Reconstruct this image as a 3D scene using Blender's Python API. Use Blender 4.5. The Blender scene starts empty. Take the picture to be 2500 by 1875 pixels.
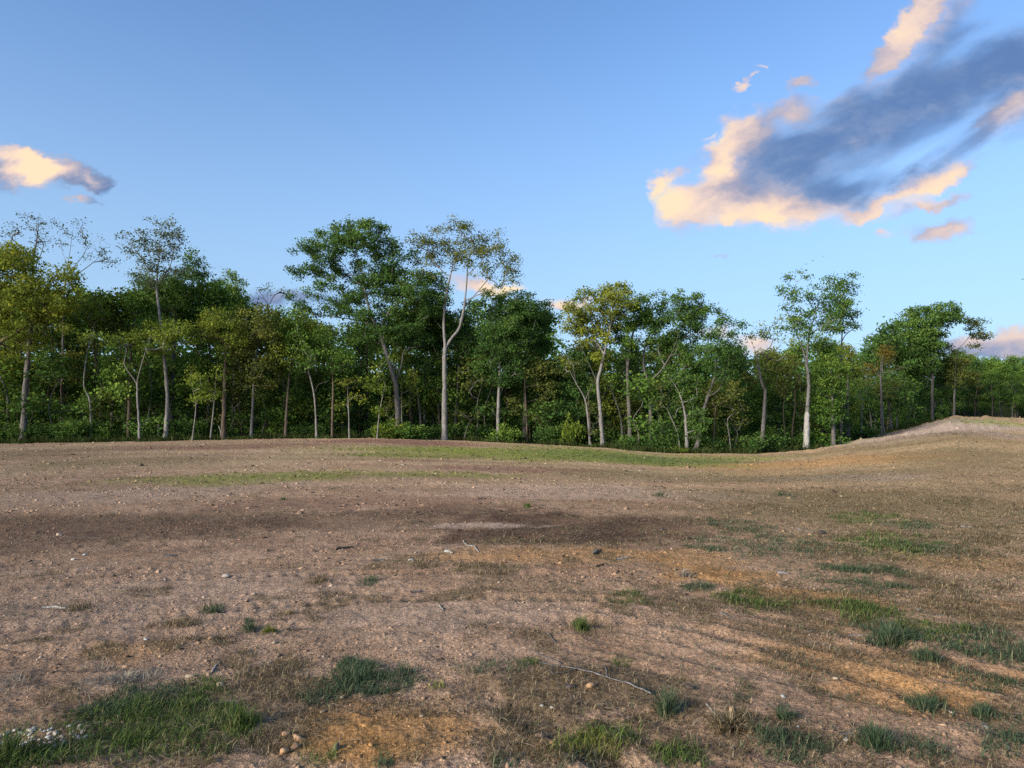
import bpy, math, random
import numpy as np
from mathutils import Vector

SC = bpy.context.scene
C = SC.collection
R = math.radians

# ------------------------------------------------------------------ camera
CAM_Z = 1.65
PITCH = R(3.19)
F = 1785.0                      # focal length in photo pixels (photo 2500 x 1875)
cam_d = bpy.data.cameras.new('camera')
cam_d.sensor_width = 36.0
cam_d.lens = 36.0 * F / 2500.0
cam_d.clip_start = 0.05
cam_d.clip_end = 8000
cam = bpy.data.objects.new('camera', cam_d)
C.objects.link(cam)
cam.location = (0, 0, CAM_Z)
cam.rotation_euler = (R(90) + PITCH, 0, 0)
SC.camera = cam
CP, SP = math.cos(PITCH), math.sin(PITCH)


def ray(px, py):
    u = (px - 1250.0) / F
    v = (937.5 - py) / F
    return u, CP - v * SP, SP + v * CP


def at(px, py, Y):
    x, y, z = ray(px, py)
    return np.array((x / y * Y, Y, CAM_Z + z / y * Y))


# ------------------------------------------------------------------ world / sun / exposure
SUN_EL, SUN_AZ = R(18), R(-132)       # azimuth clockwise from +Y (north of the scene)
world = bpy.data.worlds.new('World')
SC.world = world
world.use_nodes = True
WT = world.node_tree
WT.nodes.clear()


class NT:
    """small node-graph helper"""
    def __init__(s, tree):
        s.t = tree

    def n(s, typ, **kw):
        nd = s.t.nodes.new(typ)
        for k, v in kw.items():
            setattr(nd, k, v)
        return nd

    def put(s, sock, v):
        if v is None:
            return
        if hasattr(v, 'is_output') or hasattr(v, 'links'):
            s.t.links.new(v, sock)
        else:
            try:
                sock.default_value = v
            except Exception:
                sock.default_value = (v[0], v[1], v[2], 1.0)

    def math(s, op, a, b=None, c=None, clamp=False):
        nd = s.n('ShaderNodeMath', operation=op, use_clamp=clamp)
        s.put(nd.inputs[0], a)
        s.put(nd.inputs[1], b)
        s.put(nd.inputs[2], c)
        return nd.outputs[0]

    def vmath(s, op, a, b=None, scale=None):
        nd = s.n('ShaderNodeVectorMath', operation=op)
        s.put(nd.inputs[0], a)
        s.put(nd.inputs[1], b)
        if scale is not None:
            s.put(nd.inputs['Scale'], scale)
        return nd.outputs['Value'] if op in ('LENGTH', 'DOT_PRODUCT') else nd.outputs[0]

    def mix(s, f, a, b, blend='MIX'):
        nd = s.n('ShaderNodeMix', data_type='RGBA', blend_type=blend)
        s.put(nd.inputs[0], f)
        for sock, v in ((nd.inputs[6], a), (nd.inputs[7], b)):
            if isinstance(v, (tuple, list)):
                sock.default_value = (*v[:3], 1.0)
            else:
                s.put(sock, v)
        return nd.outputs[2]

    def rng(s, v, a, b, c=0.0, d=1.0, smooth=True):
        nd = s.n('ShaderNodeMapRange', interpolation_type='SMOOTHSTEP' if smooth else 'LINEAR')
        s.put(nd.inputs[0], v)
        for i, q in enumerate((a, b, c, d)):
            s.put(nd.inputs[1 + i], q)
        return nd.outputs[0]

    def noise(s, vec, scale, detail=4.0, rough=0.55, dist=0.0, col=False):
        nd = s.n('ShaderNodeTexNoise')
        s.put(nd.inputs['Vector'], vec)
        nd.inputs['Scale'].default_value = scale
        nd.inputs['Detail'].default_value = detail
        nd.inputs['Roughness'].default_value = rough
        nd.inputs['Distortion'].default_value = dist
        return nd.outputs['Color'] if col else nd.outputs[0]

    def mapping(s, vec, loc=(0, 0, 0), rot=(0, 0, 0), scl=(1, 1, 1), typ='POINT'):
        nd = s.n('ShaderNodeMapping', vector_type=typ)
        s.put(nd.inputs['Vector'], vec)
        nd.inputs['Location'].default_value = loc
        nd.inputs['Rotation'].default_value = rot
        nd.inputs['Scale'].default_value = scl
        return nd.outputs[0]


def build_world():
    g = NT(WT)
    sky = g.n('ShaderNodeTexSky', sky_type='NISHITA')
    sky.sun_disc = False
    sky.sun_elevation = SUN_EL
    sky.sun_rotation = SUN_AZ
    sky.altitude = 200
    sky.air_density = 1.0
    sky.dust_density = 0.6
    sky.ozone_density = 2.5
    tc = g.n('ShaderNodeTexCoord').outputs['Generated']
    sep = g.n('ShaderNodeSeparateXYZ')
    g.put(sep.inputs[0], tc)
    X, Y, Z = sep.outputs
    # evening air: blue lifted a little, pale band low down all the way round
    base = g.mix(1.0, sky.outputs[0], SKY_TINT, 'MULTIPLY')
    low = g.rng(Z, SKY_LOW[0], SKY_LOW[1], SKY_LOW[2], 0.0)
    base = g.mix(low, base, SKY_PALE)
    yc = g.math('MAXIMUM', Y, 0.05)
    u = g.math('DIVIDE', X, yc)
    v = g.math('DIVIDE', Z, yc)
    comb = g.n('ShaderNodeCombineXYZ')
    g.put(comb.inputs[0], u)
    g.put(comb.inputs[1], v)
    uv = comb.outputs[0]
    front = g.rng(Y, 0.12, 0.3)
    # warped coordinates: ragged puffs, streaks that climb to the right
    w1 = g.vmath('SUBTRACT', g.noise(uv, 9.0, 7.0, 0.62, col=True), (0.5, 0.5, 0.5))
    w1 = g.vmath('MULTIPLY', w1, (0.085, 0.07, 0.0))
    w3 = g.vmath('SUBTRACT', g.noise(g.mapping(uv, rot=(0, 0, R(-30)), scl=(24, 46, 1)), 1.0, 5.0, 0.6, col=True), (0.5, 0.5, 0.5))
    w3 = g.vmath('MULTIPLY', w3, (0.035, 0.028, 0.0))
    puv = g.vmath('ADD', g.vmath('ADD', uv, w1), w3)
    st = g.mapping(uv, rot=(0, 0, R(-27)))
    st = g.vmath('MULTIPLY', st, (2.6, 9.0, 1.0))
    w2 = g.vmath('SUBTRACT', g.noise(st, 1.6, 6.0, 0.55, col=True), (0.5, 0.5, 0.5))
    w2 = g.vmath('MULTIPLY', w2, (0.16, 0.09, 0.0))
    suv = g.vmath('ADD', uv, w2)

    def blob(vec, px, py, rx, ry, ang, amp):
        x, y, z = ray(px, py)
        m = g.mapping(vec, (x / y, z / y, 0), (0, 0, R(ang)), (rx / F, ry / F, 1), 'TEXTURE')
        ln = g.vmath('LENGTH', m)
        return g.rng(ln, 1.0, 0.0, 0.0, amp)

    def total(vec, lst, after=None):
        """sum of blobs; each waits for the sum before it, which keeps the shader's memory small"""
        acc = after
        out = None
        for b in lst:
            v = vec
            if acc is not None:
                nd = g.n('ShaderNodeVectorMath', operation='MULTIPLY_ADD')
                g.put(nd.inputs[0], acc)
                nd.inputs[1].default_value = (1e-9, 1e-9, 1e-9)
                g.put(nd.inputs[2], vec)
                v = nd.outputs[0]
            o = blob(v, *b)
            out = o if out is None else g.math('ADD', out, o)
            acc = out
        return out

    fine = g.math('SUBTRACT', g.noise(g.mapping(puv, rot=(0, 0, R(-25)), scl=(18, 30, 1)), 1.0, 6.0, 0.62), 0.5)
    body = g.math('SUBTRACT', g.noise(g.mapping(puv, rot=(0, 0, R(-25)), scl=(9, 15, 1)), 1.0, 5.0, 0.6), 0.5)
    streak = g.math('SUBTRACT', g.noise(st, 3.0, 5.0, 0.55), 0.5)
    sharp, soft, light, grey = CLOUDS()
    light = [(b[0], b[1], b[2] * 1.3, b[3] * 1.35, b[4], b[5]) for b in light]
    dA = total(puv, sharp)
    d0 = dA
    dA = g.math('MULTIPLY', g.math('ADD', dA, g.math('MULTIPLY', fine, 1.15)), g.rng(dA, 0.02, 0.16))
    aA = g.rng(dA, 0.03, 0.85)
    dB = total(suv, soft, d0)
    d1 = dB
    dB = g.math('MULTIPLY', g.math('ADD', dB, g.math('MULTIPLY', streak, 0.75)), g.rng(dB, 0.02, 0.3))
    aB = g.rng(dB, 0.02, 1.5, 0.0, 0.88)
    aA = g.math('MULTIPLY', aA, 0.95)
    cover = g.math('SUBTRACT', 1.0, g.math('MULTIPLY', g.math('SUBTRACT', 1.0, aA), g.math('SUBTRACT', 1.0, aB)))
    lt = total(puv, light, d1)
    lt = g.math('SUBTRACT', lt, total(suv, grey, lt))
    lt = g.math('ADD', g.math('MULTIPLY', lt, 0.66), 0.05)
    lt = g.math('ADD', lt, g.math('MULTIPLY', body, 0.55))
    lt = g.math('ADD', lt, g.math('MULTIPLY', streak, 0.62))
    lt = g.math('ADD', lt, g.math('MULTIPLY', fine, 0.30))
    # thin edges let the light through
    lt = g.math('ADD', lt, g.math('MULTIPLY', g.math('SUBTRACT', 1.0, aB), 0.12))
    rp = g.n('ShaderNodeValToRGB')
    g.put(rp.inputs[0], lt)
    cr = rp.color_ramp
    cr.interpolation = 'B_SPLINE'
    K = 10.0 / 2 ** 1.25
    stops = [(0.0, (.085, .165, .375)), (.20, (.16, .245, .44)), (.40, (.36, .37, .50)), (.60, (.62, .51, .52)), (.80, (.90, .68, .57)), (1.0, (1.06, .81, .50))]
    while len(cr.elements) < len(stops):
        cr.elements.new(0.5)
    for e_, (p_, c_) in zip(cr.elements, stops):
        e_.position = p_
        e_.color = (*c_, 1)
    cc = g.vmath('SCALE', rp.outputs[0], scale=K)
    base = g.mix(g.math('MULTIPLY', cover, front), base, cc)
    bg = g.n('ShaderNodeBackground')
    g.put(bg.inputs[0], base)
    bg.inputs[1].default_value = SKY_STRENGTH
    out = g.n('ShaderNodeOutputWorld')
    g.put(out.inputs[0], bg.outputs[0])


SKY_STRENGTH = 0.1
SKY_TINT = (0.76, 0.885, 1.03)
SKY_LOW = (0.0, 0.55, 0.78)
SKY_PALE = (1.65, 2.35, 3.15)


def CLOUDS():
    """blobs of cloud on the sky, in photo pixels: crisp sunlit puffs, soft body, where the light falls, where it does not"""
    def U(x, y, rx, ry, a=0, amp=1.0, f=1.5):            # measured on the upper right quarter
        return (1500 + x / 2.212, y / 2.212, f * rx / 2.212, f * ry / 2.212, a, amp)

    def W(x, y, rx, ry, a=0, amp=1.0, f=1.5):
        return (x, y, f * rx, f * ry, a, amp)
    sharp = [U(380, 1110, 150, 150, 10, 1.2), U(560, 1080, 170, 130, 10, .9), U(640, 680, 110, 110, 40), U(540, 800, 110, 80, 40), U(570, 900, 130, 90, 35, .9), U(760, 700, 170, 120, 30, .8), U(1010, 620, 160, 100, 15, .8),
             U(870, 1150, 250, 130, 3, 1.1), U(700, 1050, 200, 120, 0, .7), U(600, 1205, 55, 40, 0, .9), U(255, 990, 75, 45, 50, .75), U(330, 920, 60, 26, 30, .5),
             U(1430, 320, 150, 75, 38, 1.), U(1560, 210, 160, 80, 48, 1.), U(1680, 80, 150, 90, 52, 1.), U(1760, -20, 160, 90, 45, .9),
             U(690, 470, 80, 22, 32, .65), U(780, 405, 30, 14, 60, .5), U(1010, 460, 100, 42, 28, .7), U(830, 350, 34, 14, 0, .6), U(465, 705, 46, 18, 35, .5),
             U(1340, 1155, 160, 38, 10, .85), U(1480, 1110, 140, 36, 24, .7), U(1800, 955, 190, 46, 26, .8), U(1640, 1040, 150, 36, 28, .65), U(1770, 1090, 150, 38, 12, .7), U(1690, 1130, 70, 20, 0, .5), U(1760, 1235, 200, 58, 7, 1.), U(1450, 1255, 64, 22, 5, .6),
             U(2180, 560, 180, 50, 27, .7), U(2000, 650, 160, 40, 30, .5),
             W(1256, 705, 34, 12, 0, .7), W(1379, 742, 60, 20, 0, .8), W(1165, 692, 78, 28, -8, 1.0), W(2490, 826, 150, 34, 8, 1.2), W(2390, 846, 150, 24, 5, .9), W(1845, 850, 60, 22, 0, .8), W(1740, 815, 60, 20, 0, .6),
             W(45, 375, 60, 24, -14, .9), W(30, 415, 90, 50, -6, 1.1), W(110, 400, 90, 34, -16, 1.), W(180, 415, 80, 28, -16, .9), W(248, 437, 44, 28, -10, .9), W(215, 448, 60, 16, -16, .6), W(178, 474, 24, 10, -5, .7), W(215, 478, 44, 8, -14, .5),
             W(640, 632, 16, 4, 0, .4), W(1755, 633, 30, 6, 0, .45), W(640, 727, 110, 26, 0, .75), W(780, 742, 140, 22, 0, .5)]
    soft = [U(780, 900, 340, 220, 12, 1.1), U(1100, 800, 420, 180, 16, 1.1), U(950, 1010, 300, 200, 0, .9), U(1480, 620, 480, 190, 20, 1.1), U(1920, 470, 480, 220, 24, 1.1), U(2250, 330, 320, 230, 25, 1.1),
            U(1700, 260, 330, 130, 42, .8), U(1900, 80, 280, 130, 40, .7), U(1250, 560, 200, 100, 25, .7), U(1900, 810, 360, 70, 34, .9), U(2180, 640, 260, 110, 30, 1.), U(1400, 1030, 330, 70, 15, .75), U(1150, 1090, 250, 90, 8, .8), U(1620, 960, 220, 50, 32, .7),
            U(1560, 1080, 260, 40, 24, .7), U(1880, 1200, 130, 50, 8, .5), U(1500, 860, 360, 110, 26, .42), U(1280, 960, 200, 90, 20, .4)]
    light = [U(350, 1110, 210, 190, 10, 1.1), U(620, 680, 160, 140, 40, .72), U(530, 830, 140, 110, 40, .72), U(860, 1200, 260, 140, 3, 1.15), U(600, 1200, 90, 70, 0, .4), U(560, 900, 100, 60, 35, .3), U(1020, 620, 210, 110, 15, .48),
             U(255, 990, 110, 80, 40, .5), U(1420, 300, 200, 110, 38, .5), U(1560, 190, 190, 110, 48, .36), U(1660, 80, 190, 110, 52, .36), U(1760, -30, 220, 120, 45, .36), U(1800, 130, 260, 110, 42, .26), U(1520, 690, 280, 60, 18, .30), U(1330, 600, 90, 40, 0, .2),
             U(850, 980, 220, 160, 0, .25), U(700, 470, 220, 120, 32, .6), U(1010, 460, 160, 70, 28, .58), U(830, 350, 80, 50, 0, .6), U(465, 705, 80, 50, 35, .6),
             U(1350, 1155, 240, 70, 10, .66), U(1820, 950, 280, 62, 27, .62), U(1600, 1060, 260, 55, 27, .5), U(1770, 1095, 220, 55, 12, .6), U(1760, 1240, 280, 80, 7, .75), U(1450, 1255, 110, 50, 5, .6), U(2200, 580, 260, 60, 28, .55), U(2100, 720, 200, 40, 32, .3),
             W(1165, 700, 170, 60, 0, 1.), W(1256, 705, 60, 30, 0, .6), W(1379, 742, 100, 40, 0, .75), W(2490, 818, 200, 40, 6, .8), W(1845, 850, 100, 40, 0, .7), W(1740, 815, 100, 40, 0, .6),
             W(70, 428, 60, 40, -14, .95), W(45, 372, 80, 36, -14, .7), W(20, 400, 70, 40, 0, .4), W(130, 398, 80, 22, -16, .5), W(178, 474, 36, 20, 0, .7), W(212, 428, 26, 10, -40, .35), W(640, 632, 40, 20, 0, .5), W(1755, 633, 60, 24, 0, .5)]
    grey = [W(20, 426, 60, 12, 0, .35), W(640, 727, 140, 40, 0, .1), W(2470, 856, 260, 20, 0, .35)]
    return sharp, soft, light, grey


build_world()

sun_d = bpy.data.lights.new('sun', 'SUN')
sun_d.energy = 2.5
sun_d.angle = R(22)
sun_d.color = (1.0, 0.94, 0.84)
sun = bpy.data.objects.new('sun', sun_d)
C.objects.link(sun)
sd = Vector((math.sin(SUN_AZ) * math.cos(SUN_EL), math.cos(SUN_AZ) * math.cos(SUN_EL), math.sin(SUN_EL)))
sun.rotation_euler = sd.to_track_quat('Z', 'Y').to_euler()
sun.location = (0, 0, 60)

SC.view_settings.view_transform = 'Standard'
SC.view_settings.look = 'None'
SC.view_settings.exposure = 1.34
SC.view_settings.gamma = 1.0
SC.view_settings.use_curve_mapping = False
SC.render.engine = 'CYCLES'
SC.cycles.use_denoising = False
SC.cycles.max_bounces = 6
SC.cycles.diffuse_bounces = 3
SC.cycles.transmission_bounces = 3
SC.cycles.glossy_bounces = 2
SC.cycles.sample_clamp_indirect = 5.0


# ------------------------------------------------------------------ numpy noise
def _hash(ix, iy, seed):
    h = (ix.astype(np.int64) * 374761393 + iy.astype(np.int64) * 668265263 + seed * 1442695041) & 0xFFFFFFFF
    h = ((h ^ (h >> 13)) * 1274126177) & 0xFFFFFFFF
    h = (h ^ (h >> 16)) & 0xFFFFFFFF
    return h.astype(np.float64) / 4294967295.0


def gnoise(x, y, seed=0):
    """gradient noise, about -0.7..0.7"""
    x = np.asarray(x, float)
    y = np.asarray(y, float)
    ix, iy = np.floor(x), np.floor(y)
    fx, fy = x - ix, y - iy
    ux, uy = fx * fx * fx * (fx * (fx * 6 - 15) + 10), fy * fy * fy * (fy * (fy * 6 - 15) + 10)

    def g(ox, oy):
        a = _hash(ix + ox, iy + oy, seed) * 6.2831853
        return np.cos(a) * (fx - ox) + np.sin(a) * (fy - oy)
    a, b, c, d = g(0, 0), g(1, 0), g(0, 1), g(1, 1)
    return (a + (b - a) * ux) + ((c + (d - c) * ux) - (a + (b - a) * ux)) * uy


def fbm(x, y, octv=4, seed=0, gain=0.5, lac=2.03):
    s = 0.0
    amp = 1.0
    for i in range(octv):
        s = s + amp * gnoise(x, y, seed + 17 * i)
        x = x * lac + 3.1
        y = y * lac + 1.7
        amp *= gain
    return s


def sstep(a, b, x):
    t = np.clip((x - a) / (b - a), 0, 1)
    return t * t * (3 - 2 * t)


# ------------------------------------------------------------------ ground shape
EDGE = np.array([  # photo x, photo row of the field edge, distance of the edge
    (-2500, 1086, 46), (-600, 1085, 48), (0, 1082, 52), (340, 1077, 54), (680, 1070, 58), (930, 1069, 60), (1085, 1073, 62), (1220, 1079, 62),
    (1470, 1092, 60), (1620, 1105, 58), (1850, 1106, 60), (1980, 1096, 66), (2070, 1075, 76), (2150, 1060, 90), (2220, 1044, 99), (2280, 1030, 106),
    (2330, 1019, 112), (2420, 1019, 118), (2500, 1021, 122), (2800, 1030, 126), (5000, 1045, 126)], float)
EU = (EDGE[:, 0] - 1250) / F
EZ = np.array([at(p, r, d)[2] for p, r, d in EDGE])


def edge(u):
    return np.interp(u, EU, EDGE[:, 2]), np.interp(u, EU, EZ)


def gz(x, y):
    """height of the ground, broad shape"""
    x = np.asarray(x, float)
    y = np.asarray(y, float)
    yy = np.maximum(y, 0.5)
    u = np.clip(x / yy, -3, 3)
    D, Ze = edge(u)
    t = (y - 9.0) / (D - 9.0)
    s = sstep(0, 1, t)
    z = Ze * s
    over = np.maximum(y - D, 0)
    z = z - 0.35 * sstep(0, 5, over) + 0.012 * np.minimum(over, 200) + 9.5 * sstep(40, 64, over)     # low hill added further back to block sky showing between the trunks
    z = z + 0.05 * fbm(x * 0.11, y * 0.11, 3, 5) * sstep(3, 12, np.hypot(x, y)) * sstep(1.0, 0.8, t)
    return z


def gz1(x, y):
    return float(gz(np.array([x]), np.array([y]))[0])


def gpt(px, py):
    """where the photo's ground pixel lies"""
    x, y, z = ray(px, py)
    if px < 2050:
        z = min(z, -0.004)
    lo, hi, t = 1.0, None, 1.0
    prev = 1.0
    d = 1.5
    while d < 300:
        h = CAM_Z + z / y * d - gz1(x / y * d, d)
        if h < 0:
            break
        prev = d
        d *= 1.03
    a, b = prev, d
    for _ in range(18):
        m = 0.5 * (a + b)
        if CAM_Z + z / y * m - gz1(x / y * m, m) < 0:
            b = m
        else:
            a = m
    return np.array((x / y * b, b, gz1(x / y * b, b)))


# ------------------------------------------------------------------ mesh building
def make_mesh(name, V, polys, mat, attrs=None, smooth=False):
    V = np.asarray(V, np.float32).reshape(-1, 3)
    me = bpy.data.meshes.new(name)
    polys = [np.asarray(p, np.int32) for p in polys if len(p)]
    me.vertices.add(len(V))
    me.vertices.foreach_set('co', V.ravel())
    nl = sum(p.size for p in polys)
    npoly = sum(len(p) for p in polys)
    me.loops.add(nl)
    me.polygons.add(npoly)
    me.loops.foreach_set('vertex_index', np.concatenate([p.ravel() for p in polys]))
    tot = np.concatenate([np.full(len(p), p.shape[1], np.int32) for p in polys])
    start = np.concatenate([[0], np.cumsum(tot)[:-1]]).astype(np.int32)
    me.polygons.foreach_set('loop_start', start)
    if smooth:
        me.polygons.foreach_set('use_smooth', np.ones(npoly, bool))
    for k, a in (attrs or {}).items():
        a = np.asarray(a, np.float32)
        if a.ndim == 1:
            at_ = me.attributes.new(k, 'FLOAT', 'POINT')
            at_.data.foreach_set('value', a)
        else:
            at_ = me.attributes.new(k, 'FLOAT_COLOR', 'POINT')
            if a.shape[1] == 3:
                a = np.concatenate([a, np.ones((len(a), 1), np.float32)], 1)
            at_.data.foreach_set('color', a.ravel())
    me.update(calc_edges=True)
    if mat:
        me.materials.append(mat)
    return me


def link(name, data, parent=None, loc=(0, 0, 0), label=None, cat=None, group=None, kind=None):
    o = bpy.data.objects.new(name, data)
    C.objects.link(o)
    o.location = loc
    if parent:
        o.parent = parent
    for k, v in (('label', label), ('category', cat), ('group', group), ('kind', kind)):
        if v:
            o[k] = v
    return o


# ------------------------------------------------------------------ materials
def new_mat(name):
    m = bpy.data.materials.new(name)
    m.use_nodes = True
    m.node_tree.nodes.clear()
    return m, NT(m.node_tree)


def attr(g, name, what='Fac'):
    nd = g.n('ShaderNodeAttribute', attribute_name=name)
    return nd.outputs[what]


def surf(g, sh):
    o = g.n('ShaderNodeOutputMaterial')
    g.put(o.inputs[0], sh)


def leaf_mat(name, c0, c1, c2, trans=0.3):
    """leaf colours run c0 (deep) .. c1 .. c2 (light) by the tint of each leaf"""
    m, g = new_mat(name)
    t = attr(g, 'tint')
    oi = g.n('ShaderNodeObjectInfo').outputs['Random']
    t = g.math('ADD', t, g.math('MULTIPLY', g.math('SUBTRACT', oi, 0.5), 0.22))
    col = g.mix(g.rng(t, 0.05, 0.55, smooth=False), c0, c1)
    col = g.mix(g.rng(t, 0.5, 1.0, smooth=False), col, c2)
    d = g.n('ShaderNodeBsdfDiffuse')
    g.put(d.inputs[0], col)
    tr = g.n('ShaderNodeBsdfTranslucent')
    g.put(tr.inputs[0], g.mix(0.5, col, (0.16, 0.20, 0.02)))
    mx = g.n('ShaderNodeMixShader')
    mx.inputs[0].default_value = trans
    g.put(mx.inputs[1], d.outputs[0])
    g.put(mx.inputs[2], tr.outputs[0])
    surf(g, mx.outputs[0])
    return m


def bark_mat(name, ca, cb, cc):
    m, g = new_mat(name)
    tc = g.n('ShaderNodeTexCoord').outputs['Object']
    st = g.vmath('MULTIPLY', tc, (9.0, 9.0, 1.6))
    n1 = g.noise(st, 1.6, 6.0, 0.65)
    n2 = g.noise(tc, 0.9, 3.0, 0.5)
    col = g.mix(g.rng(n1, 0.38, 0.62), ca, cb)
    col = g.mix(g.rng(n2, 0.50, 0.66, 0.0, 0.8), col, cc)
    n3 = g.noise(tc, 2.2, 5.0, 0.6)
    col = g.mix(g.rng(n3, 0.56, 0.68, 0.0, 0.55), col, (0.045, 0.045, 0.03))
    d = g.n('ShaderNodeBsdfDiffuse')
    g.put(d.inputs[0], col)
    bp = g.n('ShaderNodeBump')
    bp.inputs['Strength'].default_value = 0.8
    bp.inputs['Distance'].default_value = 0.05
    g.put(bp.inputs['Height'], n1)
    g.put(d.inputs['Normal'], bp.outputs[0])
    surf(g, d.outputs[0])
    return m


LEAF = {
    'dark': leaf_mat('leaf_dark', (0.042, 0.089, 0.026), (0.086, 0.160, 0.037), (0.159, 0.244, 0.048)),
    'mid': leaf_mat('leaf_mid', (0.059, 0.122, 0.028), (0.128, 0.221, 0.038), (0.246, 0.329, 0.058)),
    'bright': leaf_mat('leaf_bright', (0.085, 0.130, 0.024), (0.185, 0.245, 0.036), (0.290, 0.310, 0.048), 0.38),
    'yellow': leaf_mat('leaf_yellow', (0.090, 0.125, 0.024), (0.205, 0.242, 0.036), (0.325, 0.315, 0.040), 0.35),
    'olive': leaf_mat('leaf_olive', (0.066, 0.088, 0.026), (0.135, 0.158, 0.036), (0.220, 0.205, 0.044)),
    'pale': leaf_mat('leaf_pale', (0.078, 0.104, 0.058), (0.143, 0.163, 0.091), (0.221, 0.215, 0.104), 0.4),  # sky glow around thin treetops is put into this paler grey green
    'orange': leaf_mat('leaf_orange', (0.090, 0.085, 0.022), (0.180, 0.135, 0.028), (0.270, 0.165, 0.032), 0.35),
}
BARK = {
    'grey': bark_mat('bark_grey', (0.085, 0.072, 0.062), (0.175, 0.155, 0.14), (0.13, 0.125, 0.105)),
    'pale': bark_mat('bark_pale', (0.15, 0.13, 0.115), (0.27, 0.245, 0.22), (0.20, 0.185, 0.155)),
    'brown': bark_mat('bark_brown', (0.075, 0.055, 0.04), (0.15, 0.11, 0.08), (0.11, 0.10, 0.07)),
    'dark': bark_mat('bark_dark', (0.065, 0.055, 0.05), (0.13, 0.115, 0.10), (0.10, 0.10, 0.08)),
    'bare': bark_mat('bare_wood', (0.32, 0.285, 0.24), (0.47, 0.43, 0.375), (0.38, 0.34, 0.28)),
}


# ------------------------------------------------------------------ trees
def unit(v):
    return v / np.maximum(np.linalg.norm(v, axis=-1, keepdims=True), 1e-9)


def leaves(P, size, rng, tint, droop=0.25, upb=0.4):
    """a folded leaf per point: 4 points, two triangles' worth as two faces"""
    n = len(P)
    d = unit(rng.normal(size=(n, 3)) + np.array((0, 0, -droop)))
    up = unit(rng.normal(size=(n, 3)) * 1.0 + np.array((0, 0, upb)))
    s = unit(np.cross(d, up))
    nn = np.cross(s, d)
    L = (size * rng.uniform(0.45, 1.55, n))[:, None]
    W = L * rng.uniform(0.30, 0.44, (n, 1))
    a = P - d * L * 0.5
    b = P + s * W + nn * W * 0.35
    c = P + d * L * 0.5
    e = P - s * W + nn * W * 0.35
    V = np.stack([a, b, c, e], 1).reshape(-1, 3)
    i = np.arange(n)[:, None] * 4
    Q = np.concatenate([i, i + 1, i + 2, i + 3], 1)
    return V, Q, np.repeat(tint, 4)


def smooth_line(p, sub=4):
    """a rounded line through the points"""
    if len(p) < 3:
        return p
    e = np.concatenate([[2 * p[0] - p[1]], p, [2 * p[-1] - p[-2]]])
    out = []
    for i in range(len(p) - 1):
        a, b, c, d = e[i], e[i + 1], e[i + 2], e[i + 3]
        for t in np.arange(sub) / sub:
            out.append(b + .5 * t * (c - a + t * (2 * a - 5 * b + 4 * c - d + t * (3 * (b - c) + d - a))))
    out.append(p[-1])
    return np.array(out)


def skeleton(stems, targets, rng, r_base, r_tip=0.012, low=0.0, step=0.55, sag=0.16, flare=0.35, r_stem=None):
    """nodes of a tree: hand-laid stems, then a branch to every target from the nearest fitting node"""
    pos, par, top = [], [], []
    for k, st in enumerate(stems):
        st = smooth_line(np.asarray(st, float))
        if k == 0:
            last = -1
            pts = [st[0]]
        else:
            A = np.array(pos)
            last = int(np.argmin(np.linalg.norm(A - st[0], axis=1)))
            pts = []
        prev = st[0]
        for q in st[1:]:
            m = max(1, int(round(np.linalg.norm(q - prev) / step)))
            for j in range(1, m + 1):
                p = prev + (q - prev) * j / m
                if j < m:
                    p = p + rng.normal(size=3) * 0.02
                pts.append(p)
            prev = q
        for p in pts:
            pos.append(p)
            par.append(last)
            last = len(pos) - 1
    base = pos[0]
    ns = len(pos)
    T = np.asarray(targets, float).reshape(-1, 3)
    tipnode = []
    if len(T):
        A0 = np.array(pos)
        dmin = np.array([np.linalg.norm(A0 - t, axis=1).min() for t in T])
        for ti in np.argsort(dmin):
            t = T[ti]
            A = np.array(pos)
            d = np.linalg.norm(A - t, axis=1)
            cost = d + 1.1 * np.maximum(0, A[:, 2] - t[2] + 0.25 * d) + np.where(A[:, 2] < base[2] + low, 50, 0)
            k = int(np.argmin(cost))
            p0 = A[k]
            m = max(2, int(round(d[k] / step)))
            perp = rng.normal(size=3) * sag * d[k] * 0.5
            perp[2] = -abs(perp[2]) * 0.6 + sag * d[k] * 0.2
            last = k
            for j in range(1, m + 1):
                s = j / m
                p = p0 + (t - p0) * s + perp * math.sin(s * math.pi) + rng.normal(size=3) * 0.03 * (j < m)
                pos.append(p)
                par.append(last)
                last = len(pos) - 1
            tipnode.append(last)
    P = np.array(pos)
    n = len(P)
    w = np.ones(n) * 0.02
    for q in tipnode:
        w[q] += 1.0
    for k in range(ns):                       # ends of bare stems keep some wood
        pass
    haschild = np.zeros(n, bool)
    for k in range(n - 1, 0, -1):
        if not haschild[k] and w[k] < 1:
            w[k] += 1.0
        haschild[par[k]] = True
        w[par[k]] += w[k]
    ex = math.log(max(r_base / r_tip, 1.5)) / math.log(max(w[0], 2.0))
    ex = min(max(ex, 0.3), 0.75)
    rr = r_base * (w / w[0]) ** ex
    h = P[:, 2] - base[2]
    H = max(h.max(), 1.0)
    ont = np.arange(n) < ns
    rr = np.where(ont, rr * (1.0 - 0.68 * np.clip(h / H, 0, 1)), rr)
    rr = rr * (1 + flare * np.exp(-np.maximum(h, 0) / 0.35) * (np.arange(n) < 6))
    return P, np.array(par), rr, ns


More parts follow.
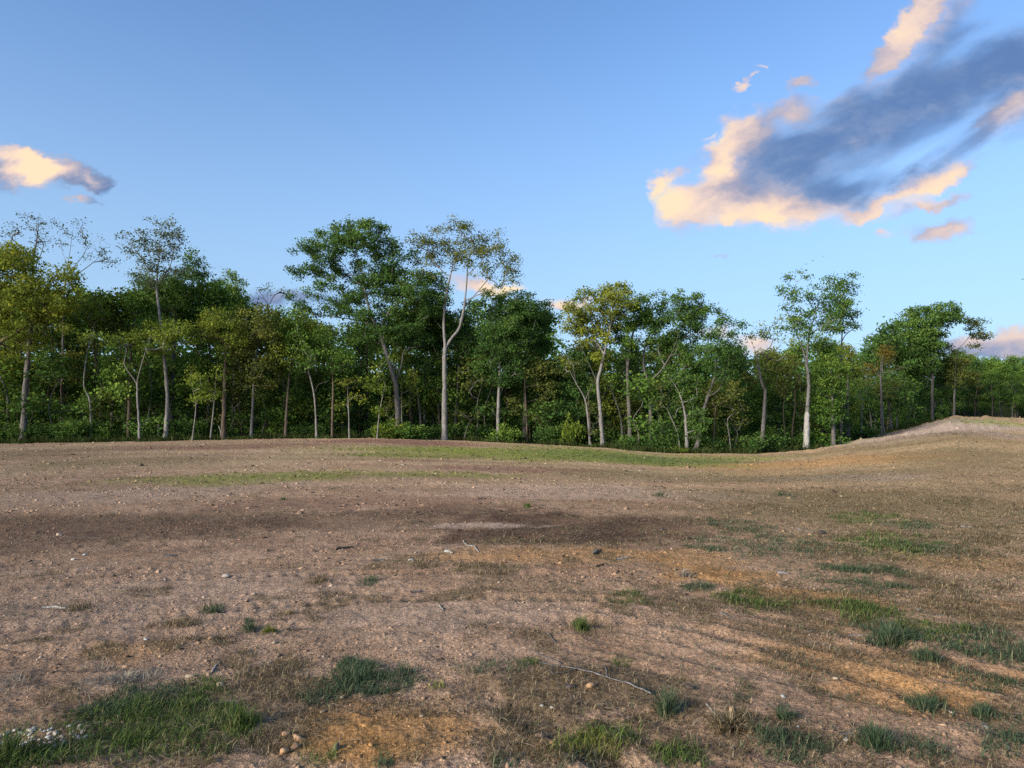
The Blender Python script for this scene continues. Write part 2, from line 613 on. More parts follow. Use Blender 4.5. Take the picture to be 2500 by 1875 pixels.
def tubes(P, par, rr, rng, min_r=0.0):
    n = len(P)
    kids = [[] for _ in range(n)]
    for k in range(1, n):
        kids[par[k]].append(k)
    chains = []
    stack = [(0, None)]
    while stack:
        k, frm = stack.pop()
        ch = [] if frm is None else [frm]
        while True:
            ch.append(k)
            ks = kids[k]
            if not ks:
                break
            b = max(ks, key=lambda q: rr[q])
            for q in ks:
                if q != b:
                    stack.append((q, k))
            k = b
        chains.append((ch, frm is not None))
    VV, QQ, off = [], [], 0
    for ch, branch in chains:
        p = P[ch]
        r = rr[ch].copy()
        if branch:
            r[0] = min(r[0], r[1] * 1.25)
        if r.max() < min_r or len(ch) < 2:
            continue
        if len(ch) > 2:
            r[-1] *= 0.5
        ns = 9 if r.max() > 0.09 else (5 if r.max() > 0.03 else 3)
        tg = np.gradient(p, axis=0)
        tg = unit(tg)
        ref = np.array((0.0, 1.0, 0.0)) if abs(tg[0][1]) < 0.9 else np.array((1.0, 0.0, 0.0))
        s = unit(np.cross(tg, ref))
        q = np.cross(s, tg)
        a = np.arange(ns) / ns * 2 * math.pi
        rad = r[:, None] * (1 + (0.10 * rng.normal(size=(len(ch), ns)) if ns == 9 else 0))
        ring = p[:, None, :] + rad[:, :, None] * (np.cos(a)[None, :, None] * s[:, None, :] + np.sin(a)[None, :, None] * q[:, None, :])
        VV.append(ring.reshape(-1, 3))
        m = len(ch)
        i = (np.arange(m - 1)[:, None] * ns + np.arange(ns)[None, :])
        j = (np.arange(m - 1)[:, None] * ns + (np.arange(ns)[None, :] + 1) % ns)
        QQ.append(np.stack([i, j, j + ns, i + ns], -1).reshape(-1, 4) + off)
        off += m * ns
    return np.concatenate(VV), np.concatenate(QQ)


def crown(clumps, size, rng, per, spread, droop=0.25):
    """clumps: (n,3) centres with (n,) tint"""
    Cn, tn = clumps
    k = np.maximum(1, rng.poisson(per, len(Cn)))
    idx = np.repeat(np.arange(len(Cn)), k)
    off = rng.normal(size=(len(idx), 3)) * spread * np.array((1, 1, 0.62))
    P = Cn[idx] + off
    t = np.clip(tn[idx] + rng.normal(size=len(idx)) * 0.16, 0, 1)
    return leaves(P, size, rng, t, droop)


def assemble(name, base, bark, leaf, wood, foliage, label, cat='tree', group=None):
    """Empty at the foot, trunk and crown below it"""
    root = link(name, None, None, tuple(base), label, cat, group)
    root.empty_display_size = 0.3
    V, Q = wood
    link('trunk', make_mesh('trunk', V - base, [Q], BARK[bark], smooth=True), root)
    if foliage is not None and len(foliage[0]):
        V, Q, t = foliage
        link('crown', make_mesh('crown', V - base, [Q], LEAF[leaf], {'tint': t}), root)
    return root


def photo_tree(name, label, Y, stems, width, blobs, bark='grey', leaf='mid', per=40, size=0.14, spread=0.32, seed=1, low=None,
               gap=0.9, depth=0.9, tint=0.45, rise=True, cat='tree', group=None, sag=0.16, bury=0.15, drop=0.0):
    """a tree read off the photograph and stood at its own distance Y; stems and blobs (x, y, rx, ry[, density]) in photo pixels"""
    rng = np.random.default_rng(seed)
    m = Y / F                                             # metres per photo pixel at the tree
    S = []
    ph = rng.uniform(0, 6.28)
    for k, st in enumerate(stems):
        pts = []
        lean = rng.normal() * 0.9
        for j, (px, py) in enumerate(st):
            y = Y + (0 if k == 0 else lean * j * 0.6) + 0.12 * math.sin(ph + j * 1.7)
            pts.append(at(px, py, y))
        S.append(pts)
    b = S[0][0]
    b[2] = gz1(b[0], b[1]) - bury
    base = b.copy()
    tg, tt = [], []
    for bl in blobs:
        px, py, rx, ry = bl[:4]
        dens = bl[4] if len(bl) > 4 else 1.0
        ofs = bl[5] if len(bl) > 5 else rng.normal() * 0.8 * depth
        c = at(px, py, Y) + np.array((0, ofs, 0))
        full = dens >= 0.6
        ax, az = rx * m * (1.2 if full else 1.05), ry * m * (1.42 if full else 1.1)
        ay = min(max(ax, az) * depth, 3.0)
        n = max(3, int(round(dens * 7.0 * ax * az / gap ** 2 * (0.6 + 0.4 * ay))))
        q = unit(rng.normal(size=(n, 3))) * (rng.uniform(0.12, 1, (n, 1)) ** 0.42)
        tg.append(c + q * np.array((ax, ay, az)))
        tt.append(tint + 0.26 * q[:, 2] + rng.normal() * 0.09 + rng.normal(size=n) * 0.10)  # tint rises towards the top of each blob
    T = np.concatenate(tg) if tg else np.zeros((0, 3))
    t = np.clip(np.concatenate(tt), 0, 1) if tt else np.zeros(0)
    if low is None:
        low = 0.0
        if len(T):
            low = max(0.3, (T[:, 2].min() - base[2]) * 0.55)
    P, par, rr, ns = skeleton(S, T, rng, width * 0.42 * m, low=low, sag=sag)
    wood = tubes(P, par, rr, rng)
    fol = crown((T, t), size, rng, per * 1.75, spread * 0.84) if len(T) else None
    return assemble(name, base, bark, leaf, wood, fol, label, cat, group)


def c1(*pts):
    return [(x / 2.593, 480 + y / 2.593) for x, y in pts]


def c2(*pts):
    return [(600 + x / 2.593, 480 + y / 2.593) for x, y in pts]


def c3(*pts):
    return [(1200 + x / 2.91, 580 + y / 2.91) for x, y in pts]


def c4(*pts):
    return [(1800 + x / 2.91, 580 + y / 2.91) for x, y in pts]


def B(k, *bl):
    """blobs measured on close-up k"""
    ox, oy, s = {1: (0, 480, 2.593), 2: (600, 480, 2.593), 3: (1200, 580, 2.91), 4: (1800, 580, 2.91)}[k]
    return [(ox + b[0] / s, oy + b[1] / s, b[2] / s, b[3] / s, *b[4:]) for b in bl]


# ------------------------------------------------------------------ patches of the field, read off the photograph
def q5(x, y, rx, ry, *k):
    return (x / 2.011, 1050 + y / 2.011, rx / 2.011, ry / 2.011, *k)


def q6(x, y, rx, ry, *k):
    return (800 + x / 2.011, 1050 + y / 2.011, rx / 2.011, ry / 2.011, *k)


def q7(x, y, rx, ry, *k):
    return (1600 + x / 2.011, 1050 + y / 2.011, rx / 2.011, ry / 2.011, *k)


PATCH_SRC = [
    # soil tones: s dark soil, o orange subsoil, p pale dry dirt, r red-brown
    (200, 1290, 640, 44, 's', .58), (800, 1272, 460, 26, 's', .5), (1420, 1284, 340, 42, 's', .85), (1120, 1250, 260, 22, 's', .6), (1270, 1308, 280, 22, 's', .7),
    (150, 1330, 300, 14, 's', .3), (1000, 1112, 200, 6, 's', .5), (300, 1095, 300, 6, 's', .35), (2400, 1062, 160, 5, 's', .5), (2200, 1160, 300, 16, 's', .25),
    (1180, 1283, 150, 7, 'p', .8), (350, 1205, 420, 16, 'p', .45), (1400, 1200, 420, 20, 'p', .5), (420, 1450, 460, 60, 'p', .35), (1100, 1500, 380, 40, 'p', .45),
    (2310, 1040, 230, 15, 'w', 1.), (2150, 1072, 200, 6, 'w', .4), (2180, 1082, 260, 12, 'd', .5), (2300, 1056, 200, 5, 's', .35), (2240, 1046, 120, 4, 's', .4), (2050, 1165, 220, 9, 'w', .5), (2330, 1027, 110, 6, 'w', .9),
    (600, 1090, 240, 7, 'r', .7), (1000, 1079, 230, 6, 'r', .9), (1300, 1146, 240, 8, 'r', .7), (850, 1225, 420, 18, 'r', .35), (700, 1330, 340, 24, 'r', .2),
    (1950, 1135, 330, 12, 'o', .6), (1750, 1400, 150, 28, 'o', .8), (1980, 1460, 200, 26, 'o', .7), (1350, 1355, 330, 22, 'o', .55), (2250, 1640, 350, 60, 'o', .55),
    q6(300, 1480, 520, 170, 'o', .8), q5(1720, 1500, 260, 170, 'o', .9), q7(1250, 1330, 420, 120, 'o', .6), q7(1500, 640, 420, 60, 'o', .5), q7(1600, 880, 300, 60, 'o', .4),
    q5(640, 1080, 200, 60, 'o', .4), q6(1050, 1550, 140, 70, 'o', .5), q7(200, 620, 250, 40, 'o', .4),
    # grasses: g green, b blue-green, d dry, y yellow-green; last number is how thick it stands
    (1270, 1108, 450, 15, 'y', 1.), (1560, 1118, 280, 12, 'g', 1.), (1000, 1098, 170, 6, 'y', .7), (1750, 1116, 220, 6, 'y', .5), (1400, 1097, 200, 7, 'y', .6),
    (620, 1165, 260, 16, 'y', .75), (1050, 1158, 260, 9, 'y', .6), (350, 1125, 300, 12, 'd', .5), (1700, 1165, 380, 12, 'd', .5), (2150, 1230, 380, 40, 'd', .7),
    (1900, 1210, 260, 16, 'd', .5), (2350, 1110, 200, 20, 'd', .6), (2250, 1340, 340, 60, 'd', .55), (2350, 1500, 260, 60, 'd', .5), (1950, 1098, 160, 6, 'y', .4),
    (2130, 1046, 100, 8, 'y', .9), (2420, 1032, 120, 6, 'y', .7), (100, 1110, 200, 12, 'd', .3),
    q7(1150, 560, 210, 60, 'g', .8), q7(600, 560, 330, 50, 'b', .5), q7(1000, 690, 190, 26, 'b', .75), q7(1330, 580, 230, 24, 'b', .65), q7(980, 885, 210, 50, 'g', .95),
    q7(480, 840, 170, 46, 'g', .85), q7(1150, 1010, 150, 50, 'b', .95), q7(1350, 980, 150, 56, 'g', .9), q7(1600, 1050, 230, 80, 'b', .8), q7(1330, 1110, 70, 46, 'b', .8),
    q7(1620, 1240, 140, 60, 'b', .5), q7(1330, 1340, 110, 42, 'b', .8), q7(1600, 1385, 60, 32, 'b', .9), q7(1090, 1540, 90, 70, 'b', 1.), q7(620, 1550, 170, 90, 'b', .95),
    q7(390, 1430, 130, 60, 'd', 1.), q7(110, 1600, 130, 70, 'g', .95), q7(1300, 1580, 130, 60, 'b', .6), q7(1000, 760, 240, 40, 'b', .5), q7(260, 560, 110, 40, 'b', .5),
    q7(200, 770, 80, 22, 'b', .7), q7(900, 820, 300, 60, 'd', .5), q7(1680, 1550, 120, 70, 'b', .6), q7(640, 1400, 60, 40, 'b', .7), q7(430, 1310, 40, 26, 'b', .6),
    q7(1050, 430, 160, 40, 'g', .5), q7(1650, 500, 160, 60, 'd', .6), q7(800, 1130, 300, 70, 'd', .55), q7(1400, 1180, 300, 70, 'd', .5), q7(700, 1000, 300, 70, 'd', .5),
    q7(1750, 1440, 80, 60, 'b', .5), q7(1000, 1560, 300, 60, 'd', .5), q7(650, 320, 60, 10, 'b', .8), q7(20, 320, 40, 12, 'b', .8), q7(400, 470, 180, 40, 'b', .4),
    q7(1500, 760, 260, 40, 'd', .6), q7(1450, 350, 200, 16, 'd', .6), q7(1250, 470, 160, 22, 'b', .5),
    q6(260, 1240, 200, 60, 'b', 1.), q6(130, 1170, 80, 40, 'b', .9), q6(850, 1180, 240, 40, 'b', .4), q6(760, 690, 190, 40, 'd', .8), q6(1240, 960, 50, 34, 'g', .95),
    q6(1400, 1480, 160, 60, 'g', .85), q6(1260, 1540, 170, 60, 'y', .9), q6(850, 1530, 150, 90, 'd', .95), q6(280, 1630, 60, 40, 'b', .8), q6(540, 1270, 50, 22, 'y', .7),
    q6(1290, 970, 120, 50, 'd', .6), q6(990, 1140, 60, 26, 'g', .7), q6(480, 640, 160, 30, 'd', .6), q6(1480, 830, 100, 40, 'g', .4), q6(200, 745, 50, 20, 'b', .6),
    q6(1000, 1300, 330, 130, 'd', .45), q6(1560, 1500, 260, 130, 'd', .55), q6(500, 1350, 300, 80, 'd', .4), q6(1050, 780, 400, 60, 'd', .35), q6(1450, 1130, 60, 30, 'g', .5),
    q6(1150, 560, 300, 30, 'd', .5), q6(780, 1390, 100, 50, 'd', .6), q6(1100, 1610, 300, 50, 'd', .7), q6(1050, 1640, 260, 40, 'b', .5), q6(440, 1590, 100, 50, 'd', .6),
    q6(980, 375, 22, 10, 'g', .9),
    q5(720, 1400, 360, 110, 'g', 1.), q5(620, 1330, 240, 60, 'b', 1.), q5(430, 1390, 70, 60, 'b', 1.), q5(250, 1610, 330, 70, 'g', 1.), q5(1150, 1440, 160, 60, 'g', .95),
    q5(850, 1560, 330, 110, 'g', .75), q5(900, 1600, 360, 80, 'd', .7), q5(1750, 1200, 110, 70, 'b', .95), q5(510, 1090, 100, 40, 'd', .9), q5(400, 880, 80, 26, 'd', .85),
    q5(880, 950, 130, 24, 'd', .85), q5(330, 1300, 120, 36, 'd', .8), q5(1050, 880, 46, 16, 'b', .8), q5(1225, 955, 36, 24, 'b', .8), q5(1320, 975, 46, 18, 'y', .9),
    q5(600, 1235, 170, 40, 'k', .95), q5(40, 1270, 70, 50, 'k', .7), q5(1050, 1030, 110, 36, 'd', .8), q5(820, 1060, 90, 40, 'd', .7), q5(1150, 1130, 110, 50, 'd', .7),
    q5(1350, 1230, 260, 100, 'd', .75), q5(1600, 1290, 130, 60, 'b', .7), q5(1400, 1130, 80, 40, 'd', .6), q5(1390, 905, 50, 22, 'd', .8), q5(1000, 1280, 120, 50, 'g', .8),
    q5(480, 1150, 90, 40, 'k', .6), q5(1380, 1520, 140, 90, 'd', .6), q5(1560, 745, 60, 22, 'd', .8), q5(730, 800, 130, 26, 'd', .45), q5(1550, 1620, 110, 40, 'g', .5),
    q5(100, 1640, 200, 60, 'g', 1.),
]
PATCHES = []
for p_ in PATCH_SRC:
    px, py, rx, ry, kd, am = p_
    c_ = gpt(px, py)
    n_, f_ = gpt(px, py + ry), gpt(px, max(py - ry, 1044 if px < 2000 else 1018))
    dd = math.hypot(c_[0], c_[1])
    PATCHES.append((c_[0], c_[1], rx / F * c_[1], max(0.5 * math.hypot(*(f_ - n_)[:2]), 0.04), kd, am))

TONE = {'s': (0.085, 0.052, 0.036), 'o': (0.43, 0.225, 0.085), 'p': (0.46, 0.32, 0.23), 'r': (0.24, 0.125, 0.085), 'w': (0.38, 0.275, 0.205),
        'g': (0.125, 0.155, 0.045), 'b': (0.095, 0.100, 0.055), 'd': (0.165, 0.122, 0.062), 'y': (0.215, 0.225, 0.050), 'k': (0.30, 0.22, 0.16)}


def patch_mask(p, x, y, soft=0.75, wob=0.55):
    cx, cy, rx, ry, kd, am = p
    d = math.hypot(cx, cy)
    ex, ey = cx / d, cy / d                        # long axis lies across the line of sight
    ox, oy = x - cx, y - cy
    a = (ox * ey - oy * ex) / rx
    b = (ox * ex + oy * ey) / ry
    r = np.sqrt(a * a + b * b)
    near = r < 2.0
    out = np.zeros_like(r)
    if near.any():
        k = 1.6 / max(min(rx, ry), 0.12)
        n = fbm(x[near] * k * .5, y[near] * k * .5, 3, 91) + 0.6 * fbm(x[near] * 3.0, y[near] * 3.0, 3, 33)
        out[near] = sstep(1.25, 1.25 - soft, r[near] + n * wob) * am
    return out


def mats(x, y):
    """where dead grass has been left in ragged mats"""
    u = x / np.maximum(y, 1)
    n = fbm(x * 1.05, y * 0.8, 4, 81) + .35 * fbm(x * 5, y * 5, 2, 82)
    bias = .36 - .20 * sstep(-.25, .25, u) - .10 * sstep(6.5, 4.5, y) + .10 * sstep(9, 16, y)
    return sstep(bias, bias + .16, n) * sstep(26, 14, y) * sstep(2, 3, y)


def ground_colour(x, y):
    """soil and short growth as they lie on the field"""
    x = np.asarray(x, float).ravel()
    y = np.asarray(y, float).ravel()
    n1 = fbm(x * 0.16, y * 0.16, 4, 3)
    n2 = fbm(x * 0.9, y * 0.9, 4, 8)
    n3 = fbm(x * 5.0, y * 5.0, 3, 12)
    col = np.zeros((len(x), 3)) + np.array((0.41, 0.256, 0.156))
    a = np.array((0.265, 0.154, 0.092))
    b = np.array((0.51, 0.333, 0.218))
    t = np.clip(0.5 + 0.75 * n2 + 0.5 * n1, 0, 1)[:, None]
    col = col * 0.45 + 0.55 * (a + (b - a) * t)
    u = x / np.maximum(y, 1)
    rt = (sstep(0.02, 0.45, u + 0.12 * n1) * sstep(5.5, 14, y) * 0.55)[:, None]
    col = col * (1 - rt) + rt * np.array((0.255, 0.175, 0.088))
    sk = fbm(x * .05, y * .42, 4, 9) * sstep(10, 18, y)          # streaks left by the grader
    col = col * (1 + .42 * np.clip(sk, -.6, .6))[:, None]
    fr = (sstep(11, 30, y) * np.clip(.34 + .5 * n1, 0, .7))[:, None]
    col = col * (1 - fr) + fr * np.array((0.345, 0.250, 0.125))
    for p in PATCHES:
        m = patch_mask(p, x, y)
        if p[4] in 'gbdyk':
            m = m * (0.62 if p[1] < 12 else 0.95) * np.clip((0.75 if p[1] < 20 else 0.95) + 0.9 * n3, 0.15, 1.1)
        elif p[4] == 's':
            m = m * np.clip(.9 + .6 * n2 + .4 * n3, .2, 1.1)
        m = np.clip(m, 0, 1)[:, None]
        col = col * (1 - m) + m * np.array(TONE[p[4]])
    mt = (mats(x, y) * .62)[:, None]
    col = col * (1 - mt) + mt * np.array((0.150, 0.108, 0.060))
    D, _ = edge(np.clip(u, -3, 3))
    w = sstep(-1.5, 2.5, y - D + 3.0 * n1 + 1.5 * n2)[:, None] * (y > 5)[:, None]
    col = col * (1 - w) + w * np.where((y - D > 25)[:, None], np.array((0.026, 0.032, 0.015)), np.array((0.060, 0.056, 0.030)))  # colour darkened far back so the added hill reads as dim woods
    back = sstep(2, -6, y)[:, None]
    col = col * (1 - back) + back * np.array((0.16, 0.13, 0.06))
    col *= (1 + 0.30 * n3 + 0.16 * fbm(x * 19, y * 19, 2, 44))[:, None]
    return np.clip(col, 0.01, 0.8)


def track_line(pts, gap=0.0):
    P = np.array([gpt(*p)[:2] for p in pts])
    P = smooth_line(P, 3)
    if gap:
        t = unit(np.gradient(P, axis=0))
        P = P + gap * np.stack([-t[:, 1], t[:, 0]], 1)
    return P


_A = [(-150, 1612), (150, 1585), (480, 1548), (850, 1522), (1250, 1512), (1520, 1520)]
_B = [(1700, 1540), (1900, 1590), (2150, 1665), (2480, 1790)]
_D = [(-100, 1452), (350, 1420), (800, 1402), (1300, 1398)]
_G = [(900, 1600), (1150, 1680), (1350, 1780), (1500, 1870)]
TRACKS = [track_line(_A), track_line(_A, .75), track_line(_B), track_line(_B, .8), track_line(_D), track_line(_D, .9), track_line(_G)]


def tracks(x, y):
    """wheel marks: distance to the nearest groove and how far along it one stands"""
    best = np.full(x.shape, 9.0)
    along = np.zeros(x.shape)
    for P in TRACKS:
        near = (x > P[:, 0].min() - .6) & (x < P[:, 0].max() + .6) & (y > P[:, 1].min() - .6) & (y < P[:, 1].max() + .6)
        if not near.any():
            continue
        xx, yy = x[near], y[near]
        b, al = best[near], along[near]
        s0 = 0.0
        for p, q in zip(P[:-1], P[1:]):
            d = q - p
            L = float(np.hypot(*d)) + 1e-9
            t = np.clip(((xx - p[0]) * d[0] + (yy - p[1]) * d[1]) / L ** 2, 0, 1)
            r = np.hypot(xx - p[0] - t * d[0], yy - p[1] - t * d[1])
            m = r < b
            b = np.where(m, r, b)
            al = np.where(m, s0 + t * L, al)
            s0 += L
        best[near], along[near] = b, al
    return best, along


RA, RB = gpt(1600 + 500 / 2.011, 1050 + 1240 / 2.011), gpt(1600 + 1600 / 2.011, 1050 + 1500 / 2.011)
RUT = (RB - RA)[:2] / np.linalg.norm((RB - RA)[:2])


def relief(x, y):
    """clods, ruts and wheel marks on the broad shape"""
    d = np.hypot(x, y)
    near = sstep(60, 6, d)
    h = 0.018 * fbm(x * 1.7, y * 1.7, 4, 21)
    c = fbm(x * 7.0, y * 7.0, 3, 22)
    h = h + 0.011 * c * (0.4 + 0.6 * near)
    h = h + 0.017 * np.maximum(0, gnoise(x * 17, y * 17, 23) - 0.14) * near
    h = h + 0.013 * np.maximum(0, gnoise(x * 33, y * 33, 29) - 0.10) * sstep(16, 5, d)
    # wheel marks: across the field on the left, slanting away on the lower right
    u = x / np.maximum(y, 1)
    s1 = y * 0.98 - x * 0.10
    g1 = gnoise(s1 * 2.4 + 0.35 * gnoise(x * .5, y * .5, 31), x * 0.12, 32)
    g1b = gnoise(s1 * 7.5, x * 0.35, 35)
    m1 = sstep(0.30, 0.05, u) * sstep(24, 9, d)
    s2 = x * RUT[1] - y * RUT[0]
    l2 = x * RUT[0] + y * RUT[1]
    g2 = gnoise(s2 * 4.0, l2 * 0.15, 36) + 0.6 * gnoise(s2 * 11.0, l2 * 0.3, 37)
    m2 = sstep(0.0, 0.15, u) * sstep(11, 7, d)
    far = sstep(84, 98, y) * sstep(.5, .56, u) * sstep(.80, .72, u) * sstep(125, 112, y)      # spoil heaps on the crest of the dirt rise
    h = h + far * (.55 * np.maximum(0, fbm(x * .22, y * .22, 4, 61)) + .10 * fbm(x * 1.1, y * 1.1, 3, 62))
    slope = sstep(40, 62, y) * sstep(.30, .42, u) * sstep(128, 118, y)
    h = h + slope * (.24 * fbm(x * .4, y * .16, 4, 63) + .10 * fbm(x * 1.6, y * .7, 3, 64))
    td, ta = tracks(x, y)
    td = td + .03 * gnoise(x * 3, y * 3, 98)
    brk = np.clip(.7 + 1.1 * fbm(x * .6, y * .6, 2, 97), 0, 1)
    h = h - brk * .026 * np.exp(-(td / .11) ** 4) * (1 + .35 * np.sin(ta * 42)) + brk * .014 * np.exp(-((td - .19) / .06) ** 2)
    h = h + m1 * (0.026 * g1 + 0.012 * g1b) + m2 * 0.022 * g2
    return h


def build_ground():
    front = np.linspace(-0.80, 0.80, 861)                     # radians off straight ahead
    rest = np.linspace(0.80, 2 * math.pi - 0.80, 60)[1:-1]
    ang = np.concatenate([front, rest])
    k = np.linspace(0, 1, 470)
    e = -0.72
    near = (2.6 ** e + (64.0 ** e - 2.6 ** e) * k) ** (1 / e)
    rad = np.concatenate([[0.25, 0.7, 1.2, 1.7, 2.2], near, 64 * (3200 / 64) ** (np.arange(1, 56) / 55)])
    A, Rr = np.meshgrid(ang, rad)
    X, Y = Rr * np.sin(A), Rr * np.cos(A)
    x, y = X.ravel(), Y.ravel()
    z = gz(x, y)
    m = np.hypot(x, y) < 130
    z[m] += relief(x[m], y[m])
    na, nr = len(ang), len(rad)
    i = np.arange(nr - 1)[:, None] * na + np.arange(na)[None, :]
    j = np.arange(nr - 1)[:, None] * na + (np.arange(na)[None, :] + 1) % na
    Q = np.stack([i, i + na, j + na, j], -1).reshape(-1, 4)
    Q = Q[:, ::-1]
    z0 = gz1(0, 0.0)
    V = np.concatenate([np.stack([x, y, z], 1), [[0, 0, z0]]])
    c = len(V) - 1
    T = np.stack([np.full(na, c), np.arange(na), (np.arange(na) + 1) % na], 1)[:, ::-1]
    col = ground_colour(V[:, 0], V[:, 1])
    mt, g = new_mat('field_soil')
    base = attr(g, 'col', 'Color')
    tc = g.n('ShaderNodeTexCoord').outputs['Object']
    nf = g.noise(tc, 38.0, 5.0, 0.65)
    ng = g.noise(tc, 150.0, 3.0, 0.6)
    v = g.math('ADD', g.rng(nf, 0.25, 0.75, 0.50, 1.48), g.rng(ng, 0.3, 0.7, -0.30, 0.30))
    cc = g.mix(1.0, base, g.vmath('MULTIPLY', (1, 1, 1), (1, 1, 1)), 'MULTIPLY')
    sc = g.n('ShaderNodeVectorMath', operation='SCALE')
    g.put(sc.inputs[0], base)
    g.put(sc.inputs['Scale'], v)
    # specks of chaff and grit
    vo = g.n('ShaderNodeTexVoronoi')
    g.put(vo.inputs['Vector'], tc)
    vo.inputs['Scale'].default_value = 34.0
    speck = g.rng(vo.outputs['Distance'], 0.16, 0.08)
    pick = g.n('ShaderNodeSeparateColor')
    g.put(pick.inputs[0], vo.outputs['Color'])
    speck = g.math('MULTIPLY', speck, g.math('GREATER_THAN', pick.outputs[0], 0.72))
    colr = g.mix(g.math('MULTIPLY', speck, 0.55), sc.outputs[0], (0.48, 0.37, 0.27))
    dark = g.math('MULTIPLY', g.rng(vo.outputs['Distance'], 0.30, 0.12), g.math('LESS_THAN', pick.outputs[0], 0.22))
    colr = g.mix(g.math('MULTIPLY', dark, 0.45), colr, (0.06, 0.04, 0.03))
    d = g.n('ShaderNodeBsdfDiffuse')
    d.inputs['Roughness'].default_value = 0.6
    g.put(d.inputs[0], colr)
    hgt = g.math('ADD', g.math('MULTIPLY', nf, 1.0), g.math('MULTIPLY', ng, 0.35))
    bp = g.n('ShaderNodeBump')
    bp.inputs['Strength'].default_value = 0.9
    bp.inputs['Distance'].default_value = 0.04
    g.put(bp.inputs['Height'], hgt)
    g.put(d.inputs['Normal'], bp.outputs[0])
    surf(g, d.outputs[0])
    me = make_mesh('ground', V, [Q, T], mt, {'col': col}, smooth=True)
    link('ground', me, kind='structure')


build_ground()


def gsurf(x, y):
    x = np.asarray(x, float)
    y = np.asarray(y, float)
    return gz(x, y) + relief(x, y)


# ------------------------------------------------------------------ the woods: kinds of tree that repeat
def make_kind(H, cb, W, leaf, bark, seed, n=14, per=46, size=0.22, spread=0.42, gap=1.0, rb=0.14, fork=True, tint=0.42):
    """meshes of one kind of woodland tree: trunk and crown, foot at the origin"""
    rng = np.random.default_rng(seed)
    top = np.array((rng.normal() * 0.4, rng.normal() * 0.4, H * 0.86))
    mid = np.array((rng.normal() * 0.35, rng.normal() * 0.35, H * 0.42))
    stems = [[np.zeros(3), mid * 0.55 + rng.normal(size=3) * .1 * np.array((1, 1, 0)), mid, (mid + top) / 2 + rng.normal(size=3) * .25, top]]
    if fork:
        stems.append([mid, mid + np.array((rng.normal() * 1.0, rng.normal() * 1.0, H * 0.2)), mid + np.array((rng.normal() * 1.6, rng.normal() * 1.6, H * 0.38))])
    tg, tt = [], []
    for k in range(n):
        s = rng.uniform(0, 1) if k > 3 else 0.80 + 0.06 * k
        z = cb + (H - cb) * s
        env = W * (0.35 + 0.65 * math.sin(math.pi * min(1, (s * 0.75 + 0.22)))) * (1.0 if s < .8 else .62)
        a = rng.uniform(0, 6.28)
        q = env * rng.uniform(0.1, 0.85) ** 0.7
        c = np.array((math.cos(a) * q, math.sin(a) * q, z - 0.4))
        r = W * rng.uniform(0.28, 0.48)
        m = max(4, int(2.2 * r * r / gap ** 2 * 2.2))
        d = unit(rng.normal(size=(m, 3))) * rng.uniform(0.1, 1, (m, 1)) ** 0.42
        tg.append(c + d * np.array((r, r, r * 0.62)))
        tt.append(np.clip(tint + 0.24 * d[:, 2] + rng.normal() * 0.10 + rng.normal(size=m) * 0.1, 0, 1))  # higher clumps of a blob get a lighter tint
    T, t = np.concatenate(tg), np.concatenate(tt)
    T[:, 2] = np.maximum(T[:, 2], cb * 0.8)
    P, par, rr, ns = skeleton(stems, T, rng, rb, low=cb * 0.5, sag=0.2)
    V, Q = tubes(P, par, rr, rng)
    tm = make_mesh('trunk', V, [Q], BARK[bark], smooth=True)
    V, Q, tn = crown((T, t), size, rng, per, spread)
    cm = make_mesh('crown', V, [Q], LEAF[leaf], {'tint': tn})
    zmax = float(np.quantile(V[:, 2], 0.995))
    return tm, cm, zmax


def make_bush(H, W, leaf, bark, seed, n=60, per=34, size=0.13):
    rng = np.random.default_rng(seed)
    stems = []
    for k in range(5):
        a = rng.uniform(0, 6.28)
        stems.append([np.zeros(3) if k == 0 else np.array((0, 0, 0.02)), np.array((math.cos(a) * W * .25, math.sin(a) * W * .25, H * .4)),
                      np.array((math.cos(a) * W * .5, math.sin(a) * W * .5, H * .75))])
    d = unit(rng.normal(size=(n, 3))) * rng.uniform(0.15, 1, (n, 1)) ** 0.45
    T = d * np.array((W, W, H * 0.5)) * (1 + 0.25 * rng.normal(size=(n, 1))) + np.array((0, 0, H * 0.52))
    T[:, 2] = np.maximum(T[:, 2], 0.08)
    t = np.clip(0.42 + 0.3 * d[:, 2] + rng.normal(size=n) * 0.12, 0, 1)  # lighter tint towards the top of the bush
    P, par, rr, ns = skeleton(stems, T, rng, 0.045, r_tip=0.008, step=0.4)
    V, Q = tubes(P, par, rr, rng)
    tm = make_mesh('stems', V, [Q], BARK[bark], smooth=True)
    V, Q, tn = crown((T, t), size, rng, per, 0.20 * max(W, .7))
    return tm, make_mesh('foliage', V, [Q], LEAF[leaf], {'tint': tn}), float(np.quantile(V[:, 2], 0.99))


def stand(name, kind, loc, rz, sxy, sz, label, cat, group, parts=('trunk', 'crown')):
    root = link(name, None, None, loc, label, cat, group)
    root.rotation_euler = (0, 0, rz)
    root.scale = (sxy, sxy, sz)
    root.empty_display_size = 0.3
    link(parts[0], kind[0], root)
    link(parts[1], kind[1], root)
    return root


